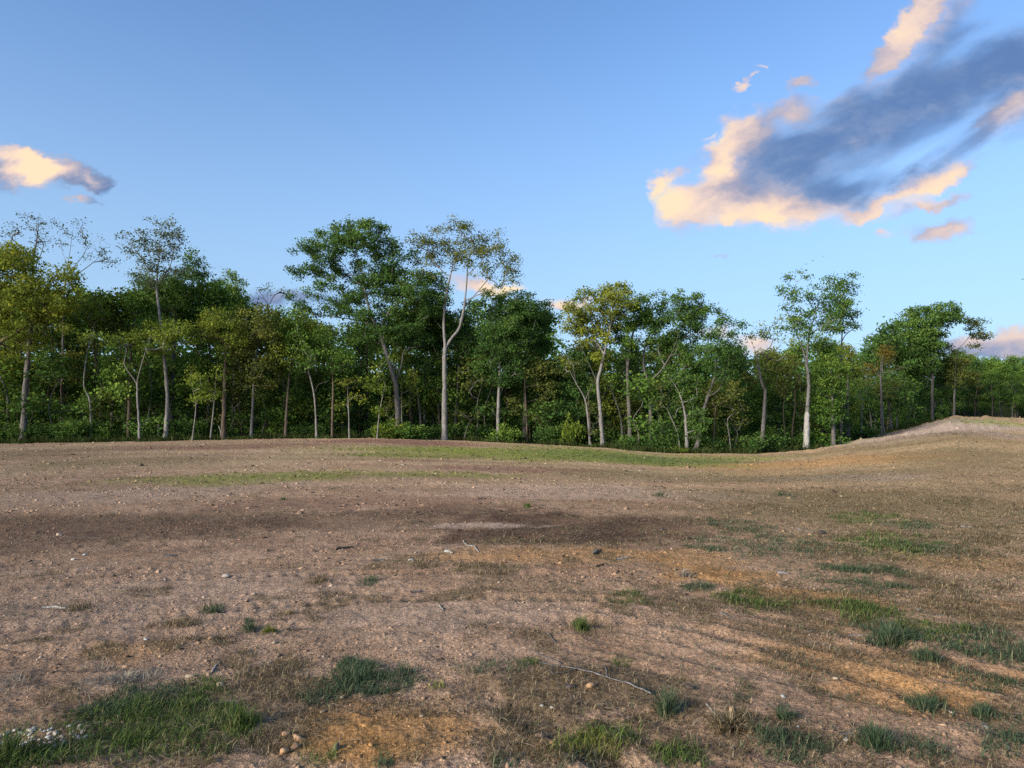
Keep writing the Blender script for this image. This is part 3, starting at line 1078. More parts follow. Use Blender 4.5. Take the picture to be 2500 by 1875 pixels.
KIND = {
    'dark': [make_kind(12, 2.2, 3.3, 'dark', 'dark', 101), make_kind(12, 3.2, 2.9, 'dark', 'grey', 102)],
    'mid': [make_kind(12, 2.0, 3.2, 'mid', 'dark', 103), make_kind(12, 3.4, 2.8, 'mid', 'brown', 104)],
    'olive': [make_kind(11, 2.2, 2.9, 'olive', 'brown', 105, per=38)],
    'bright': [make_kind(10, 2.4, 2.8, 'bright', 'brown', 106, per=38)],
    'yellow': [make_kind(10, 2.8, 2.6, 'yellow', 'grey', 107, per=32)],
    'pale': [make_kind(12, 5.0, 2.5, 'pale', 'grey', 108, per=18, size=0.19)],
}
SAPLING = {
    'mid': make_kind(5.2, 1.0, 1.5, 'mid', 'grey', 121, n=9, per=24, size=0.16, gap=.7, rb=0.045, fork=False, spread=.32),
    'olive': make_kind(5.2, 1.4, 1.4, 'olive', 'pale', 122, n=8, per=20, size=0.15, gap=.7, rb=0.04, fork=False, spread=.32),
    'dark': make_kind(5.6, 0.8, 1.7, 'dark', 'dark', 123, n=10, per=28, size=0.17, gap=.7, rb=0.045, fork=False, spread=.32),
}
BUSH = {
    'dark': make_bush(1.5, 1.1, 'dark', 'brown', 131, n=70),
    'mid': make_bush(1.2, 1.0, 'mid', 'brown', 132, n=60),
    'bright': make_bush(1.0, 0.8, 'bright', 'brown', 133, n=50),
}

TOPS = np.array([(-700, 700), (-100, 690), (150, 700), (300, 700), (480, 690), (560, 705), (640, 740), (720, 735), (800, 770), (900, 765), (1000, 750), (1100, 772), (1200, 745),
                 (1300, 730), (1360, 790), (1450, 830), (1600, 820), (1700, 840), (1800, 845), (1850, 850), (1960, 835), (2030, 830), (2100, 822), (2160, 812), (2230, 805),
                 (2300, 830), (2360, 862), (2420, 872), (2500, 866), (2900, 850), (3400, 850)], float)


def top_row(px):
    return np.interp(px, TOPS[:, 0], TOPS[:, 1])


MARKS = [(-20, 'the yellowing left edge tree'), (210, 'the fresh green treetop at left'), (330, 'the fresh green young tree'), (404, 'the slim leaning tree'),
         (545, 'the thick brown trunk at left'), (615, 'the olive gold tree'), (770, 'the pale curving stem'), (811, 'the reddish trunk'), (970, 'the big dark tree'),
         (1085, 'the tall straight tree'), (1217, 'the dark forked tree'), (1285, 'the blunt topped tree'), (1430, 'the pale Y shaped tree'), (1472, 'the yellow tree'),
         (1540, 'the three topped tree'), (1590, 'the wide forked tree'), (1680, 'the leaning twin trunks'), (1857, 'the crooked snag tree'), (1968, 'the white footed tree'),
         (2034, 'the ground clothed leafy tree'), (2150, 'the rusty topped tree'), (2276, 'the broad crest tree'), (2328, 'the fan shaped tree')]


def mark(px):
    return min(MARKS, key=lambda q: abs(q[0] - px))[1]


def zone(px):
    return 'left' if px < 800 else ('middle' if px < 1650 else 'right')


ZONE_TXT = {'left': 'in the left part of the woods behind the field', 'middle': 'in the woods behind the tall middle trees',
            'right': 'in the woods at the right end of the field'}
KIND_TXT = {'dark': 'dark green leafy tree', 'mid': 'mid green leafy tree', 'olive': 'olive brown thinning tree', 'bright': 'fresh green leafy tree',
            'yellow': 'yellowing leafy tree', 'pale': 'thin pale crowned tree'}


def woods():
    rng = np.random.default_rng(7)
    rows = [(3.2, 2.7, -30, 170), (10, 3.6, -12, 80), (18, 4.2, -10, 45)]
    for ri, (back, pitch, lo, hi) in enumerate(rows):
        px = -190.0 - 40 * ri
        while px < 2720:
            D = float(edge((px - 1250) / F)[0])
            Y = D + back + rng.uniform(-2.0, 3.5)
            step = pitch / Y * F * rng.uniform(0.75, 1.25)
            right = px > 2320
            if ri == 0 and right:
                px += step
                continue
            x = (px - 1250) / F * Y
            z = gz1(x, Y)
            row = top_row(px) + rng.uniform(lo, hi)
            Ht = at(px, row, Y)[2] - z
            Ht = min(max(Ht, 4.2), 21)
            left = px < 780
            wts = {'dark': .36, 'mid': .34, 'olive': .14, 'bright': .11, 'yellow': .07, 'pale': .03}
            if left:
                wts = {'dark': .26, 'mid': .34, 'olive': .14, 'bright': .22, 'yellow': .10, 'pale': .0}
            if ri == 2:
                wts = {'dark': .55, 'mid': .35, 'olive': .10}
            ks = list(wts)
            pr = np.array([wts[q] for q in ks])
            kn = ks[int(rng.choice(len(ks), p=pr / pr.sum()))]
            kd = KIND[kn][int(rng.integers(len(KIND[kn])))]
            sz = Ht / kd[2]
            sxy = min(max(sz, 0.62), 1.3) * rng.uniform(0.88, 1.15)
            zn = zone(px)
            stand('woodland_tree', kd, (x, Y, z - 0.12), rng.uniform(0, 6.28), sxy, sz, KIND_TXT[kn] + (' close behind ', ' further back behind ', ' deepest in the woods behind ')[ri] + mark(px), 'tree',
                  f'{kn} trees {("close", "further", "deep")[ri]} behind {mark(px)}')
            px += step
    # the wood beyond the crest on the far right
    for k in range(34):
        Y = rng.uniform(128, 175)
        px = 2330 + (k + rng.uniform(-.5, .5)) * 13
        x = (px - 1250) / F * Y
        z = gz1(x, Y)
        Ht = at(px, top_row(px) + rng.uniform(-4, 22), Y)[2] - z
        kn = 'bright' if rng.uniform() < .4 and Y > 150 else ('mid' if rng.uniform() < .6 else 'dark')
        kd = KIND[kn][int(rng.integers(len(KIND[kn])))]
        sz = min(max(Ht / kd[2], 0.5), 1.9)
        stand('woodland_tree', kd, (x, Y, z - 0.1), rng.uniform(0, 6.28), sz * rng.uniform(.9, 1.2), sz,
              KIND_TXT[kn] + ' in the far wood beyond the dirt rise', 'tree', f'{kn} trees in the far wood')
    # young trees between the front trunks
    px = -120.0
    while px < 2330:
        D = float(edge((px - 1250) / F)[0])
        Y = D + rng.uniform(0.6, 6.5)
        x = (px - 1250) / F * Y
        kn = ['mid', 'olive', 'dark'][int(rng.choice(3, p=[.3, .27, .43]))]
        kd = SAPLING[kn]
        Ht = rng.uniform(2.4, 7.6)
        zn = zone(px)
        stand('sapling', kd, (x, Y, gz1(x, Y) - .05), rng.uniform(0, 6.28), Ht / 5 * rng.uniform(.9, 1.4), Ht / kd[2],
              {'mid': 'slender green sapling', 'olive': 'slender olive brown sapling', 'dark': 'bushy dark green sapling'}[kn] + ' near the foot of ' + mark(px),
              'sapling', f'{kn} saplings near {mark(px)}')
        px += rng.uniform(18, 38)
    # bushes along the foot of the woods
    px = -120.0
    while px < 2300:
        D = float(edge((px - 1250) / F)[0])
        Y = D + rng.uniform(0.8, 3.2)
        x = (px - 1250) / F * Y
        kn = ['dark', 'mid', 'bright'][int(rng.choice(3, p=[.74, .23, .03]))]
        kd = BUSH[kn]
        s = rng.uniform(0.4, 1.3)
        zn = zone(px)
        stand('bush', kd, (x, Y, gz1(x, Y) - .05), rng.uniform(0, 6.28), s * rng.uniform(.9, 1.4), s,
              {'dark': 'low dark bush', 'mid': 'low green bush', 'bright': 'low fresh green bush'}[kn] + ' at the edge of the woods near ' + mark(px), 'bush', f'{kn} bushes near {mark(px)}', ('stems', 'foliage'))
        px += rng.uniform(30, 80)
    # the far depth of the woods reads as one dark mass
    n = 80000
    px = rng.uniform(-420, 2900, n)
    D, _ = edge((px - 1250) / F)
    D = np.where(px > 2330, 165, D)
    Y = D + rng.uniform(27, 46, n)
    x = (px - 1250) / F * Y
    z0 = gz(x, Y)
    y_, z_ = ray(px, top_row(px) + 26 + 45 * fbm(px / 90.0, Y * 0.1, 3, 6))[1:]
    zt = CAM_Z + z_ / y_ * Y
    h = rng.uniform(0, 1, n) ** 0.85
    P = np.stack([x, Y, z0 + h * np.maximum(zt - z0, 2)], 1)
    V, Q, t = leaves(P, 0.95 - 0.6 * h, rng, np.clip(rng.normal(size=n) * .18 + .3, 0, 1), 0.0, 0.0)
    link('deep_woods', make_mesh('deep_woods', V, [Q], LEAF['dark'], {'tint': t}), label='dark mass of leaves deep in the woods behind the standing trees', cat='woods', kind='stuff')


woods()


# ------------------------------------------------------------------ the trees one can tell apart
pt = photo_tree
pt('tall_tree', 'tall grey trunked tree at the far left edge with thin bare looking top', 53,
   [c1((145, 1555), (160, 1250), (190, 880), (205, 640), (212, 400), (235, 260), (250, 100)), c1((205, 640), (160, 480), (110, 330), (80, 170)), c1((212, 480), (270, 330), (300, 170)), c1((190, 900), (80, 760), (20, 640))],
   19, B(1, (120, 160, 100, 70, .4), (250, 150, 80, 70, .4), (50, 220, 80, 60, .35), (180, 240, 110, 70, .3), (60, 330, 90, 60, .3), (290, 250, 50, 70, .35)),
   'grey', 'pale', per=14, size=0.12, seed=11, gap=.75)
pt('thin_topped_tree', 'thin tree with wide bare looking crown between the far left trunk and the slim tree', 57,
   [c1((392, 1500), (396, 1000), (405, 640), (425, 470), (445, 330), (470, 150)), c1((420, 500), (520, 380), (590, 250)), c1((430, 440), (390, 330), (380, 240)), c1((415, 540), (560, 440), (680, 340)), c1((520, 380), (620, 330), (700, 320))],
   9, B(1, (470, 200, 90, 60, .5), (560, 260, 80, 60, .5), (400, 270, 60, 60, .4), (640, 320, 80, 50, .45), (500, 330, 90, 60, .35), (700, 380, 60, 50, .4), (590, 400, 90, 50, .3)),
   'grey', 'pale', per=14, size=0.12, seed=17, gap=.75)
pt('yellowing_tree', 'broad yellowing tree with olive gold leaves at the left edge', 50.5,
   [[(-40, 1084), (-45, 900), (-40, 760), (-20, 640)], [(-42, 820), (30, 740), (80, 690)], [(-44, 860), (60, 800), (110, 770)]], 24,
   B(1, (40, 350, 130, 70), (110, 420, 100, 90), (20, 480, 130, 120), (90, 580, 130, 90), (330, 500, 130, 80, .8), (420, 560, 110, 70, .8), (250, 620, 120, 80), (60, 740, 130, 90), (300, 730, 130, 80), (380, 780, 80, 70, .8), (40, 900, 140, 80),
     (180, 680, 110, 80), (470, 660, 80, 60, .7), (0, 620, 120, 110), (-120, 420, 140, 120), (-140, 640, 140, 130), (150, 850, 90, 50, .7)),
   'brown', 'yellow', per=36, size=0.15, seed=12, tint=.40)
pt('slim_tree', 'slim pale trunked tall tree leaning left with airy grey green top', 55,
   [c1((1048, 1540), (1060, 1300), (1050, 1130), (1025, 900), (1005, 700), (992, 560), (1005, 400), (1012, 260), (1010, 170)), c1((995, 620), (930, 480), (870, 330), (850, 230)), c1((998, 560), (1080, 430), (1100, 330)), c1((1030, 970), (985, 925))],
   13, B(1, (1010, 220, 100, 80, .8), (1060, 290, 80, 70, .7), (880, 260, 90, 55, .6), (920, 350, 120, 60, .5), (1000, 400, 120, 60, .6), (800, 330, 60, 40, .4), (960, 500, 120, 55, .8), (1080, 480, 80, 60, .6)),
   'pale', 'pale', per=24, size=0.13, seed=13, gap=.75, tint=.35)
pt('round_topped_tree', 'dark round topped tree right behind the slim leaning tree', 59,
   [c1((1078, 1480), (1090, 1250), (1100, 950), (1110, 760), (1160, 560), (1200, 450)), c1((1110, 760), (1060, 640), (1040, 560)), c1((1140, 620), (1240, 540))],
   15, B(1, (1210, 420, 70, 60), (1270, 460, 50, 50), (1190, 520, 110, 60), (1110, 610, 120, 70), (1230, 600, 100, 70), (1010, 600, 90, 70), (900, 560, 100, 60, .8), (850, 640, 100, 60), (1150, 700, 140, 80), (940, 690, 110, 60)),
   'grey', 'dark', per=44, seed=14)
pt('domed_tree', 'pale green domed tree showing above the left woods', 66,
   [c1((1480, 1500), (1485, 1000), (1490, 720), (1480, 580))], 13,
   B(1, (1480, 570, 90, 55), (1420, 600, 70, 50), (1540, 620, 70, 55), (1450, 680, 120, 60), (1380, 740, 110, 60), (1520, 720, 90, 60)), 'grey', 'mid', per=40, seed=15, tint=.5)
pt('thin_topped_tree', 'thin bare looking treetop in the gap left of the big dark tree', 68,
   [c1((1690, 1400), (1695, 900), (1695, 640), (1700, 560)), c1((1695, 700), (1740, 620)), c1((1695, 690), (1650, 610))], 9,
   B(1, (1700, 570, 60, 40, .5), (1650, 620, 50, 40, .45), (1750, 610, 50, 40, .45), (1840, 640, 60, 40, .5)), 'grey', 'pale', per=14, size=.13, seed=16, gap=.75)
for k, (lab, lf, Y, st, w, bl, sd) in enumerate([
    ('fresh green young tree beside the slim leaning trunk', 'bright', 52.8, [c1((885, 1530), (870, 1280), (862, 1180), (790, 1070), (800, 980)), c1((862, 1190), (900, 1050), (950, 900))], 7,
     ((960, 830, 110, 55, 1.5), (740, 915, 80, 36, 1.3), (830, 900, 70, 30), (1120, 860, 100, 55, 1.5), (900, 930, 110, 45, 1.3), (1000, 940, 100, 60), (1100, 800, 60, 40)), 21),
    ('fresh green treetop above the left saplings', 'bright', 54, [c1((576, 1540), (570, 1300), (530, 1190), (560, 950), (600, 800)), c1((572, 1310), (640, 1230), (655, 1180))], 6,
     ((600, 715, 100, 45, 1.5), (540, 760, 80, 40, 1.3), (660, 740, 70, 36, 1.3), (480, 720, 50, 36)), 22),
    ('yellow green tree in the left woods with a thick brown trunk', 'yellow', 55.6, [c1((1418, 1390), (1420, 1250), (1425, 1080), (1430, 900))], 15,
     ((1420, 800, 110, 60), (1350, 760, 80, 50), (1440, 920, 110, 80), (1380, 860, 90, 60), (1460, 1000, 80, 60, .8), (1300, 860, 80, 60, .8)), 23),
    ('olive gold tree with hanging leaves in the left woods', 'olive', 57, [c1((1590, 1510), (1600, 1300), (1612, 1100), (1640, 860))], 8,
     ((1650, 800, 110, 80), (1600, 900, 100, 90), (1700, 880, 90, 80), (1640, 1020, 120, 100), (1560, 1080, 80, 90, .8), (1680, 1130, 90, 80, .8), (1620, 1210, 90, 60, .6), (1740, 740, 70, 60)), 24),
    ('thin leaning pale stem with a green tuft in the left woods', 'bright', 54.4, [c1((1330, 1537), (1350, 1360), (1368, 1150), (1380, 1030))], 5,
     ((1380, 1150, 40, 60, .8), (1270, 1260, 90, 36, .9), (1330, 1230, 60, 30, .7)), 25),
    ('crooked thin pale sapling low in the left woods', 'bright', 54.2, [c1((1215, 1530), (1240, 1330), (1218, 1210)), c1((1240, 1340), (1260, 1240))], 4,
     ((1200, 1290, 70, 30, .7), (1260, 1180, 80, 50, .7), (1210, 1150, 70, 50, .6)), 26),
    ('fresh yellow green tree left of the reddish trunk in the left woods', 'bright', 57.4, [c2((250, 1525), (262, 1300), (280, 1100), (310, 900))], 8,
     ((0, 0, 0, 0),), 27),
]):
    if lab.startswith('fresh yellow green tree left'):
        pt('young_tree', lab, Y, st, w, B(2, (300, 790, 90, 60, 1.4), (370, 820, 70, 50, 1.2), (260, 880, 90, 60, 1.2), (340, 930, 90, 60), (210, 1000, 80, 50), (300, 1040, 90, 40)), 'brown', lf, per=34, seed=sd)
        continue
    pt('young_tree', lab, Y, st, w, B(1, *bl), 'pale' if k not in (2,) else 'brown', lf, per=34, seed=sd)

pt('big_dark_tree', 'big dark green tree with spreading crown left of the tall straight trunk', 60,
   [c2((965, 1490), (962, 1330), (950, 1200), (925, 1110), (890, 985), (840, 850), (790, 740), (755, 600), (735, 480), (700, 350), (680, 240)),
    c2((945, 1185), (985, 1070), (1005, 975), (1090, 950), (1175, 930)), c2((935, 1165), (880, 1110), (815, 1050), (785, 1015)), c2((830, 830), (740, 790), (620, 770), (500, 755), (400, 730)),
    c2((795, 750), (715, 690), (640, 620), (560, 560), (470, 490), (400, 450)), c2((765, 640), (840, 520), (880, 400), (870, 290)), c2((845, 860), (900, 740), (960, 620), (1010, 520)),
    c2((755, 600), (650, 470), (560, 360), (480, 320)), c2((870, 940), (760, 900), (640, 893))],
   17, B(2, (640, 200, 110, 55), (560, 270, 120, 55), (760, 220, 90, 60), (845, 240, 50, 60), (440, 330, 80, 40), (380, 350, 50, 30), (700, 320, 130, 60), (870, 330, 100, 60), (530, 370, 110, 55, .9), (370, 460, 80, 36), (320, 480, 40, 26),
         (470, 430, 90, 50), (620, 430, 90, 45), (800, 440, 110, 70), (950, 400, 70, 80), (540, 540, 80, 30, .8), (660, 550, 80, 45, .8), (780, 580, 80, 60), (950, 540, 110, 70), (1040, 370, 40, 40),
         (400, 690, 100, 36), (590, 720, 90, 34), (330, 640, 60, 26, .8), (480, 650, 60, 26, .8), (1010, 640, 120, 60), (1090, 580, 90, 80), (1190, 560, 90, 60), (1220, 640, 70, 80), (1130, 690, 70, 50),
         (880, 760, 130, 55), (1000, 780, 110, 60), (900, 880, 140, 45), (1050, 870, 110, 55), (740, 760, 80, 50, .8), (780, 860, 90, 50, .7), (480, 590, 100, 36, .7), (610, 640, 100, 40, .8), (700, 640, 80, 44, .8), (870, 650, 90, 50, .9), (560, 690, 80, 36, .8), (690, 720, 90, 40, .8), (850, 520, 90, 50), (960, 480, 60, 50)),
   'grey', 'dark', per=50, size=0.14, seed=31, gap=.82, tint=.42)
pt('tall_tree', 'tall straight pale trunked tree with airy olive crown in the middle', 60,
   [c2((1260, 1530), (1258, 1300), (1258, 1050), (1262, 960), (1253, 800), (1266, 650), (1296, 500), (1325, 370), (1355, 220)),
    c2((1262, 965), (1300, 900), (1352, 830), (1382, 700), (1397, 560), (1405, 450), (1430, 330), (1440, 240)), c2((1392, 690), (1470, 600), (1560, 490), (1640, 380)), c2((1400, 500), (1480, 420), (1560, 320), (1590, 280)),
    c2((1250, 1050), (1212, 1000), (1182, 930)), c2((1254, 850), (1180, 760), (1140, 690)), c2((1290, 520), (1200, 420), (1130, 330)), c2((1275, 600), (1180, 500), (1120, 430)), c2((1385, 660), (1500, 610), (1610, 560))],
   17, B(2, (1350, 190, 80, 40, .8), (1200, 250, 90, 60, .7), (1130, 300, 60, 50, .6), (1430, 260, 100, 60, .7), (1580, 290, 80, 60, .6), (1640, 400, 70, 70, .5), (1530, 400, 90, 70, .5), (1350, 300, 100, 60, .7), (1240, 360, 100, 60, .6),
         (1130, 410, 70, 50, .7), (1420, 390, 100, 50, .6), (1680, 470, 60, 36, .7), (1600, 500, 70, 50, .6), (1500, 330, 80, 50, .6), (1070, 290, 46, 50, .7), (1190, 480, 80, 40, .6), (1560, 580, 70, 30, .55), (1650, 570, 60, 36, .6), (1350, 420, 80, 50, .6), (1700, 420, 40, 60, .6), (1480, 480, 80, 40, .5), (1100, 480, 60, 40, .6)),
   'pale', 'olive', per=26, size=0.13, seed=32, gap=.68, tint=.42, sag=.22)
pt('dark_tree', 'dark tree with pale forked trunk right of the tall straight tree', 61,
   [c2((1600, 1545), (1598, 1380), (1602, 1250), (1606, 1000), (1580, 820), (1560, 700)), c2((1600, 1290), (1625, 1220), (1655, 1175)), c2((1596, 1400), (1570, 1370), (1560, 1330))],
   11, B(2, (1480, 650, 70, 40, .7), (1580, 660, 80, 40, .8), (1430, 720, 60, 40, .6), (1600, 700, 90, 60, .8), (1500, 720, 70, 60, .6), (1700, 660, 80, 50, .8), (1780, 700, 80, 60), (1640, 820, 100, 60), (1750, 830, 110, 80), (1580, 930, 120, 80), (1700, 950, 120, 90), (1640, 1080, 130, 80), (1520, 1040, 90, 70), (1600, 1170, 70, 36, .7), (1820, 760, 80, 80)),
   'pale', 'dark', per=50, seed=33)
pt('dense_tree', 'dense dark tree with a blunt top between the middle trees and the yellow one', 66,
   [c3((235, 1450), (240, 1100), (250, 800), (240, 560)), c3((245, 800), (330, 650), (370, 520))], 14,
   B(3, (100, 470, 90, 60), (220, 470, 90, 50), (170, 540, 120, 60), (290, 560, 110, 70), (220, 640, 150, 80), (330, 690, 90, 80), (110, 680, 110, 90), (240, 780, 150, 80), (100, 810, 110, 80), (360, 480, 60, 50, .5), (390, 560, 50, 40, .5)),
   'dark', 'dark', per=52, seed=34)
pt('yellow_tree', 'yellow green tree with golden leaves and a pale crooked trunk', 60.5,
   [c3((792, 1482), (775, 1250), (755, 1035), (772, 950), (800, 830), (822, 730), (850, 600), (870, 470), (875, 390)), c3((752, 1035), (712, 940), (665, 840), (640, 780), (620, 690), (600, 600)), c3((800, 830), (740, 720), (700, 560), (690, 450)),
    c3((845, 620), (920, 540), (950, 470))],
   13, B(3, (870, 400, 90, 50), (800, 430, 80, 50), (930, 460, 70, 60), (860, 490, 110, 60), (700, 420, 80, 50, .5), (640, 540, 100, 50), (570, 570, 80, 50, .8), (740, 560, 100, 55), (590, 640, 90, 55), (680, 660, 80, 50), (760, 640, 90, 50), (900, 570, 100, 60),
         (600, 430, 60, 40, .45), (540, 500, 60, 36, .5), (770, 740, 70, 40, .7), (700, 740, 60, 40, .6), (870, 340, 90, 30, .5), (660, 380, 50, 26, .45), (700, 890, 70, 50, .5), (560, 900, 70, 50, .4)),
   'pale', 'yellow', per=34, size=0.15, seed=35, gap=.72, tint=.5)
pt('green_tree', 'mid green tree with three rounded tops right of the yellow tree', 62,
   [c3((990, 1450), (980, 1300), (974, 1150), (968, 900), (1000, 700), (1040, 560), (1060, 440)), c3((972, 1160), (925, 1100), (868, 1060), (845, 1020)), c3((968, 900), (920, 800), (890, 700))], 14,
   B(3, (1050, 400, 80, 46, .8), (1000, 470, 80, 60), (1090, 480, 90, 60), (1040, 560, 110, 60), (960, 590, 100, 60), (1100, 640, 100, 70), (980, 690, 110, 70), (900, 660, 80, 60, .7), (1060, 760, 110, 60, .8), (940, 790, 80, 60, .6)),
   'grey', 'mid', per=44, seed=36, tint=.5)
pt('wide_tree', 'wide dark olive tree with a spreading forked trunk in the right middle', 62.5,
   [c3((1140, 1480), (1130, 1250), (1124, 1120), (1108, 1010), (1080, 900), (1100, 740), (1180, 600)), c3((1112, 1030), (1170, 980), (1215, 930), (1290, 800), (1340, 650)), c3((1100, 760), (1060, 640), (1060, 560)), c3((1180, 620), (1250, 520), (1280, 450))],
   14, B(3, (1190, 410, 50, 40, .7), (1270, 430, 60, 46, .8), (1370, 430, 70, 46, .8), (1440, 450, 80, 50, .8), (1500, 490, 60, 50, .8), (1250, 510, 110, 60), (1380, 530, 110, 60), (1470, 570, 90, 60), (1170, 560, 90, 70), (1300, 620, 130, 70), (1430, 650, 110, 70), (1200, 690, 120, 70),
         (1350, 740, 130, 70), (1150, 780, 90, 60, .8), (1260, 830, 110, 70), (1400, 840, 110, 70), (1330, 940, 120, 70), (1170, 1080, 70, 70, .8), (1230, 1100, 60, 80, .8)),
   'grey', 'dark', per=50, seed=37, tint=.55)
pt('leaning_tree', 'pale twin trunk of a leaning tree at the low dip of the field', 58.6,
   [c3((1390, 1538), (1385, 1390), (1372, 1240), (1335, 1110), (1290, 1030), (1238, 950), (1215, 870), (1190, 805)), c3((1330, 1200), (1310, 1250), (1300, 1280))],
   11, B(3, (1330, 1000, 80, 60, .8), (1400, 1030, 80, 70, .8), (1440, 1110, 90, 80), (1390, 1200, 90, 80), (1450, 1290, 90, 70), (1420, 1370, 80, 50, .9)), 'pale', 'dark', per=40, seed=38)
pt('leaning_tree', 'grey tree leaning right from the low dip of the field with open blue grey top', 59,
   [c3((1430, 1532), (1470, 1440), (1492, 1280), (1538, 1130), (1572, 1030), (1592, 960), (1600, 840), (1640, 700), (1690, 590)), c3((1555, 1125), (1610, 1085), (1640, 1030), (1648, 960)), c3((1600, 850), (1700, 720), (1760, 620)), c3((1600, 860), (1540, 780), (1500, 830))],
   12, B(3, (1590, 510, 50, 30, .4), (1650, 560, 70, 46, .45), (1700, 600, 70, 50, .45), (1760, 620, 40, 36, .4), (1610, 620, 60, 46, .5), (1660, 690, 90, 50, .7), (1600, 760, 110, 60), (1720, 760, 90, 50), (1560, 850, 90, 60), (1680, 840, 100, 60), (1620, 930, 90, 60), (1540, 700, 60, 50, .5)),
   'grey', 'dark', per=38, seed=39, gap=.8)
pt('snag_tree', 'pale crooked tree with broken stubs and thin yellowing top', 61,
   [c4((165, 1515), (180, 1380), (190, 1260), (200, 1080), (203, 995)), c4((194, 1080), (172, 1020), (150, 920), (142, 820), (160, 720), (170, 640)), c4((182, 1340), (200, 1290), (215, 1260)), c4((146, 860), (110, 760), (90, 690)), c4((142, 830), (230, 780), (260, 700))],
   13, B(4, (150, 650, 70, 40, .55), (90, 690, 50, 36, .5), (200, 690, 60, 40, .5), (260, 690, 60, 50, .5), (300, 600, 50, 36, .4), (210, 830, 80, 40, .8), (300, 840, 80, 50, .7), (100, 850, 60, 40, .5), (340, 760, 70, 60, .5)),
   'grey', 'yellow', per=22, size=.14, seed=40, gap=.75, tint=.35)
pt('tall_tree', 'tall open crowned tree with a white barkless foot on the right', 64,
   [c4((490, 1470), (496, 1240), (508, 1050), (492, 900), (465, 790), (440, 650), (410, 520), (395, 400), (440, 290)), c4((492, 900), (510, 700), (560, 520), (600, 400), (650, 290)), c4((508, 1050), (522, 980), (545, 930)), c4((465, 790), (370, 560), (310, 430), (270, 370)),
    c4((505, 1040), (470, 1120), (425, 1190)), c4((540, 590), (640, 500), (720, 400), (740, 330)), c4((520, 680), (620, 620), (700, 580))],
   12, B(4, (440, 290, 46, 30, .7), (390, 300, 36, 30, .5), (290, 380, 50, 24, .5), (350, 400, 70, 40, .6), (400, 430, 60, 50, .6), (380, 510, 70, 46, .6), (440, 560, 70, 50, .7), (430, 640, 90, 50, .8), (500, 640, 70, 50, .7), (620, 290, 50, 30, .6), (660, 330, 50, 40, .7),
         (590, 380, 60, 50, .6), (560, 470, 60, 50, .6), (640, 450, 70, 50, .7), (600, 560, 90, 50, .7), (520, 420, 36, 30, .4), (660, 560, 60, 40, .6), (340, 640, 60, 40, .4), (480, 720, 80, 50, .6), (680, 400, 60, 50, .7), (690, 500, 60, 50, .7), (650, 640, 70, 50, .6), (700, 600, 60, 40, .6)),
   'pale', 'mid', per=24, size=.15, seed=41, gap=.68, tint=.4)
pt('slim_tree', 'dark topped slim tree just right of the white footed tall tree', 67,
   [c4((735, 1430), (738, 1100), (742, 740), (752, 600), (750, 450), (745, 320)), c4((750, 560), (800, 510)), c4((742, 720), (830, 640))], 8,
   B(4, (740, 320, 50, 30), (780, 370, 46, 40), (720, 390, 60, 40), (740, 450, 66, 40), (800, 490, 60, 30), (830, 540, 44, 24, .8), (760, 540, 70, 30), (700, 510, 60, 40, .8), (740, 610, 80, 30, .8), (830, 630, 46, 20, .8), (690, 660, 60, 36, .7)), 'grey', 'dark', per=40, seed=42, gap=.7)
pt('leafy_tree', 'fresh green leafy tree clothed to the ground right of the white footed tree', 65,
   [c4((682, 1450), (680, 1300), (670, 1000), (650, 800))], 13,
   B(4, (620, 760, 90, 50), (580, 830, 80, 60), (680, 830, 90, 60), (600, 930, 100, 70), (700, 950, 90, 80), (580, 1040, 80, 70), (690, 1070, 100, 80), (620, 1150, 100, 70), (730, 1180, 80, 70), (600, 1260, 80, 60), (680, 1270, 80, 50), (560, 1150, 60, 70)), 'grey', 'mid', per=46, seed=43, tint=.5)
pt('gold_tree', 'small golden topped tree in the right woods', 73, [c4((790, 1400), (785, 1100), (788, 900), (775, 800))], 8,
   B(4, (770, 800, 46, 46), (800, 850, 60, 50), (750, 870, 46, 46), (850, 960, 40, 36, .8), (800, 930, 60, 50)), 'grey', 'yellow', per=36, seed=44, gap=.8, tint=.55)
pt('rusty_tree', 'tree with a rusty orange top in the right woods', 80, [c4((1025, 1340), (1022, 1100), (1020, 900), (1050, 790))], 8,
   B(4, (1060, 785, 40, 36), (1030, 830, 36, 36), (960, 920, 50, 40, .8), (1050, 860, 50, 36)), 'grey', 'orange', per=32, seed=45, gap=.8)
pt('broad_tree', 'broad dark green tree rising beside the crest of the dirt rise', 105,
   [c4((1385, 1300), (1386, 1050), (1400, 800), (1440, 650), (1480, 540)), c4((1398, 820), (1300, 680), (1230, 590)), c4((1400, 780), (1370, 620)), c4((1420, 720), (1540, 600))], 9,
   B(4, (1470, 500, 60, 30), (1380, 520, 60, 30), (1540, 530, 50, 30), (1240, 540, 60, 30), (1320, 540, 60, 36), (1200, 590, 70, 36), (1440, 570, 90, 40), (1300, 610, 90, 40), (1540, 600, 50, 30), (1140, 610, 36, 20, .8), (1180, 660, 80, 40), (1420, 650, 90, 40),
     (1280, 690, 100, 50), (1200, 760, 90, 60), (1320, 770, 100, 60), (1430, 740, 50, 40, .6), (1230, 860, 90, 60), (1330, 880, 90, 60), (1260, 960, 90, 60), (1200, 920, 60, 50)),
   'dark', 'dark', per=44, size=.24, spread=.5, seed=46, gap=1.15, tint=.5)
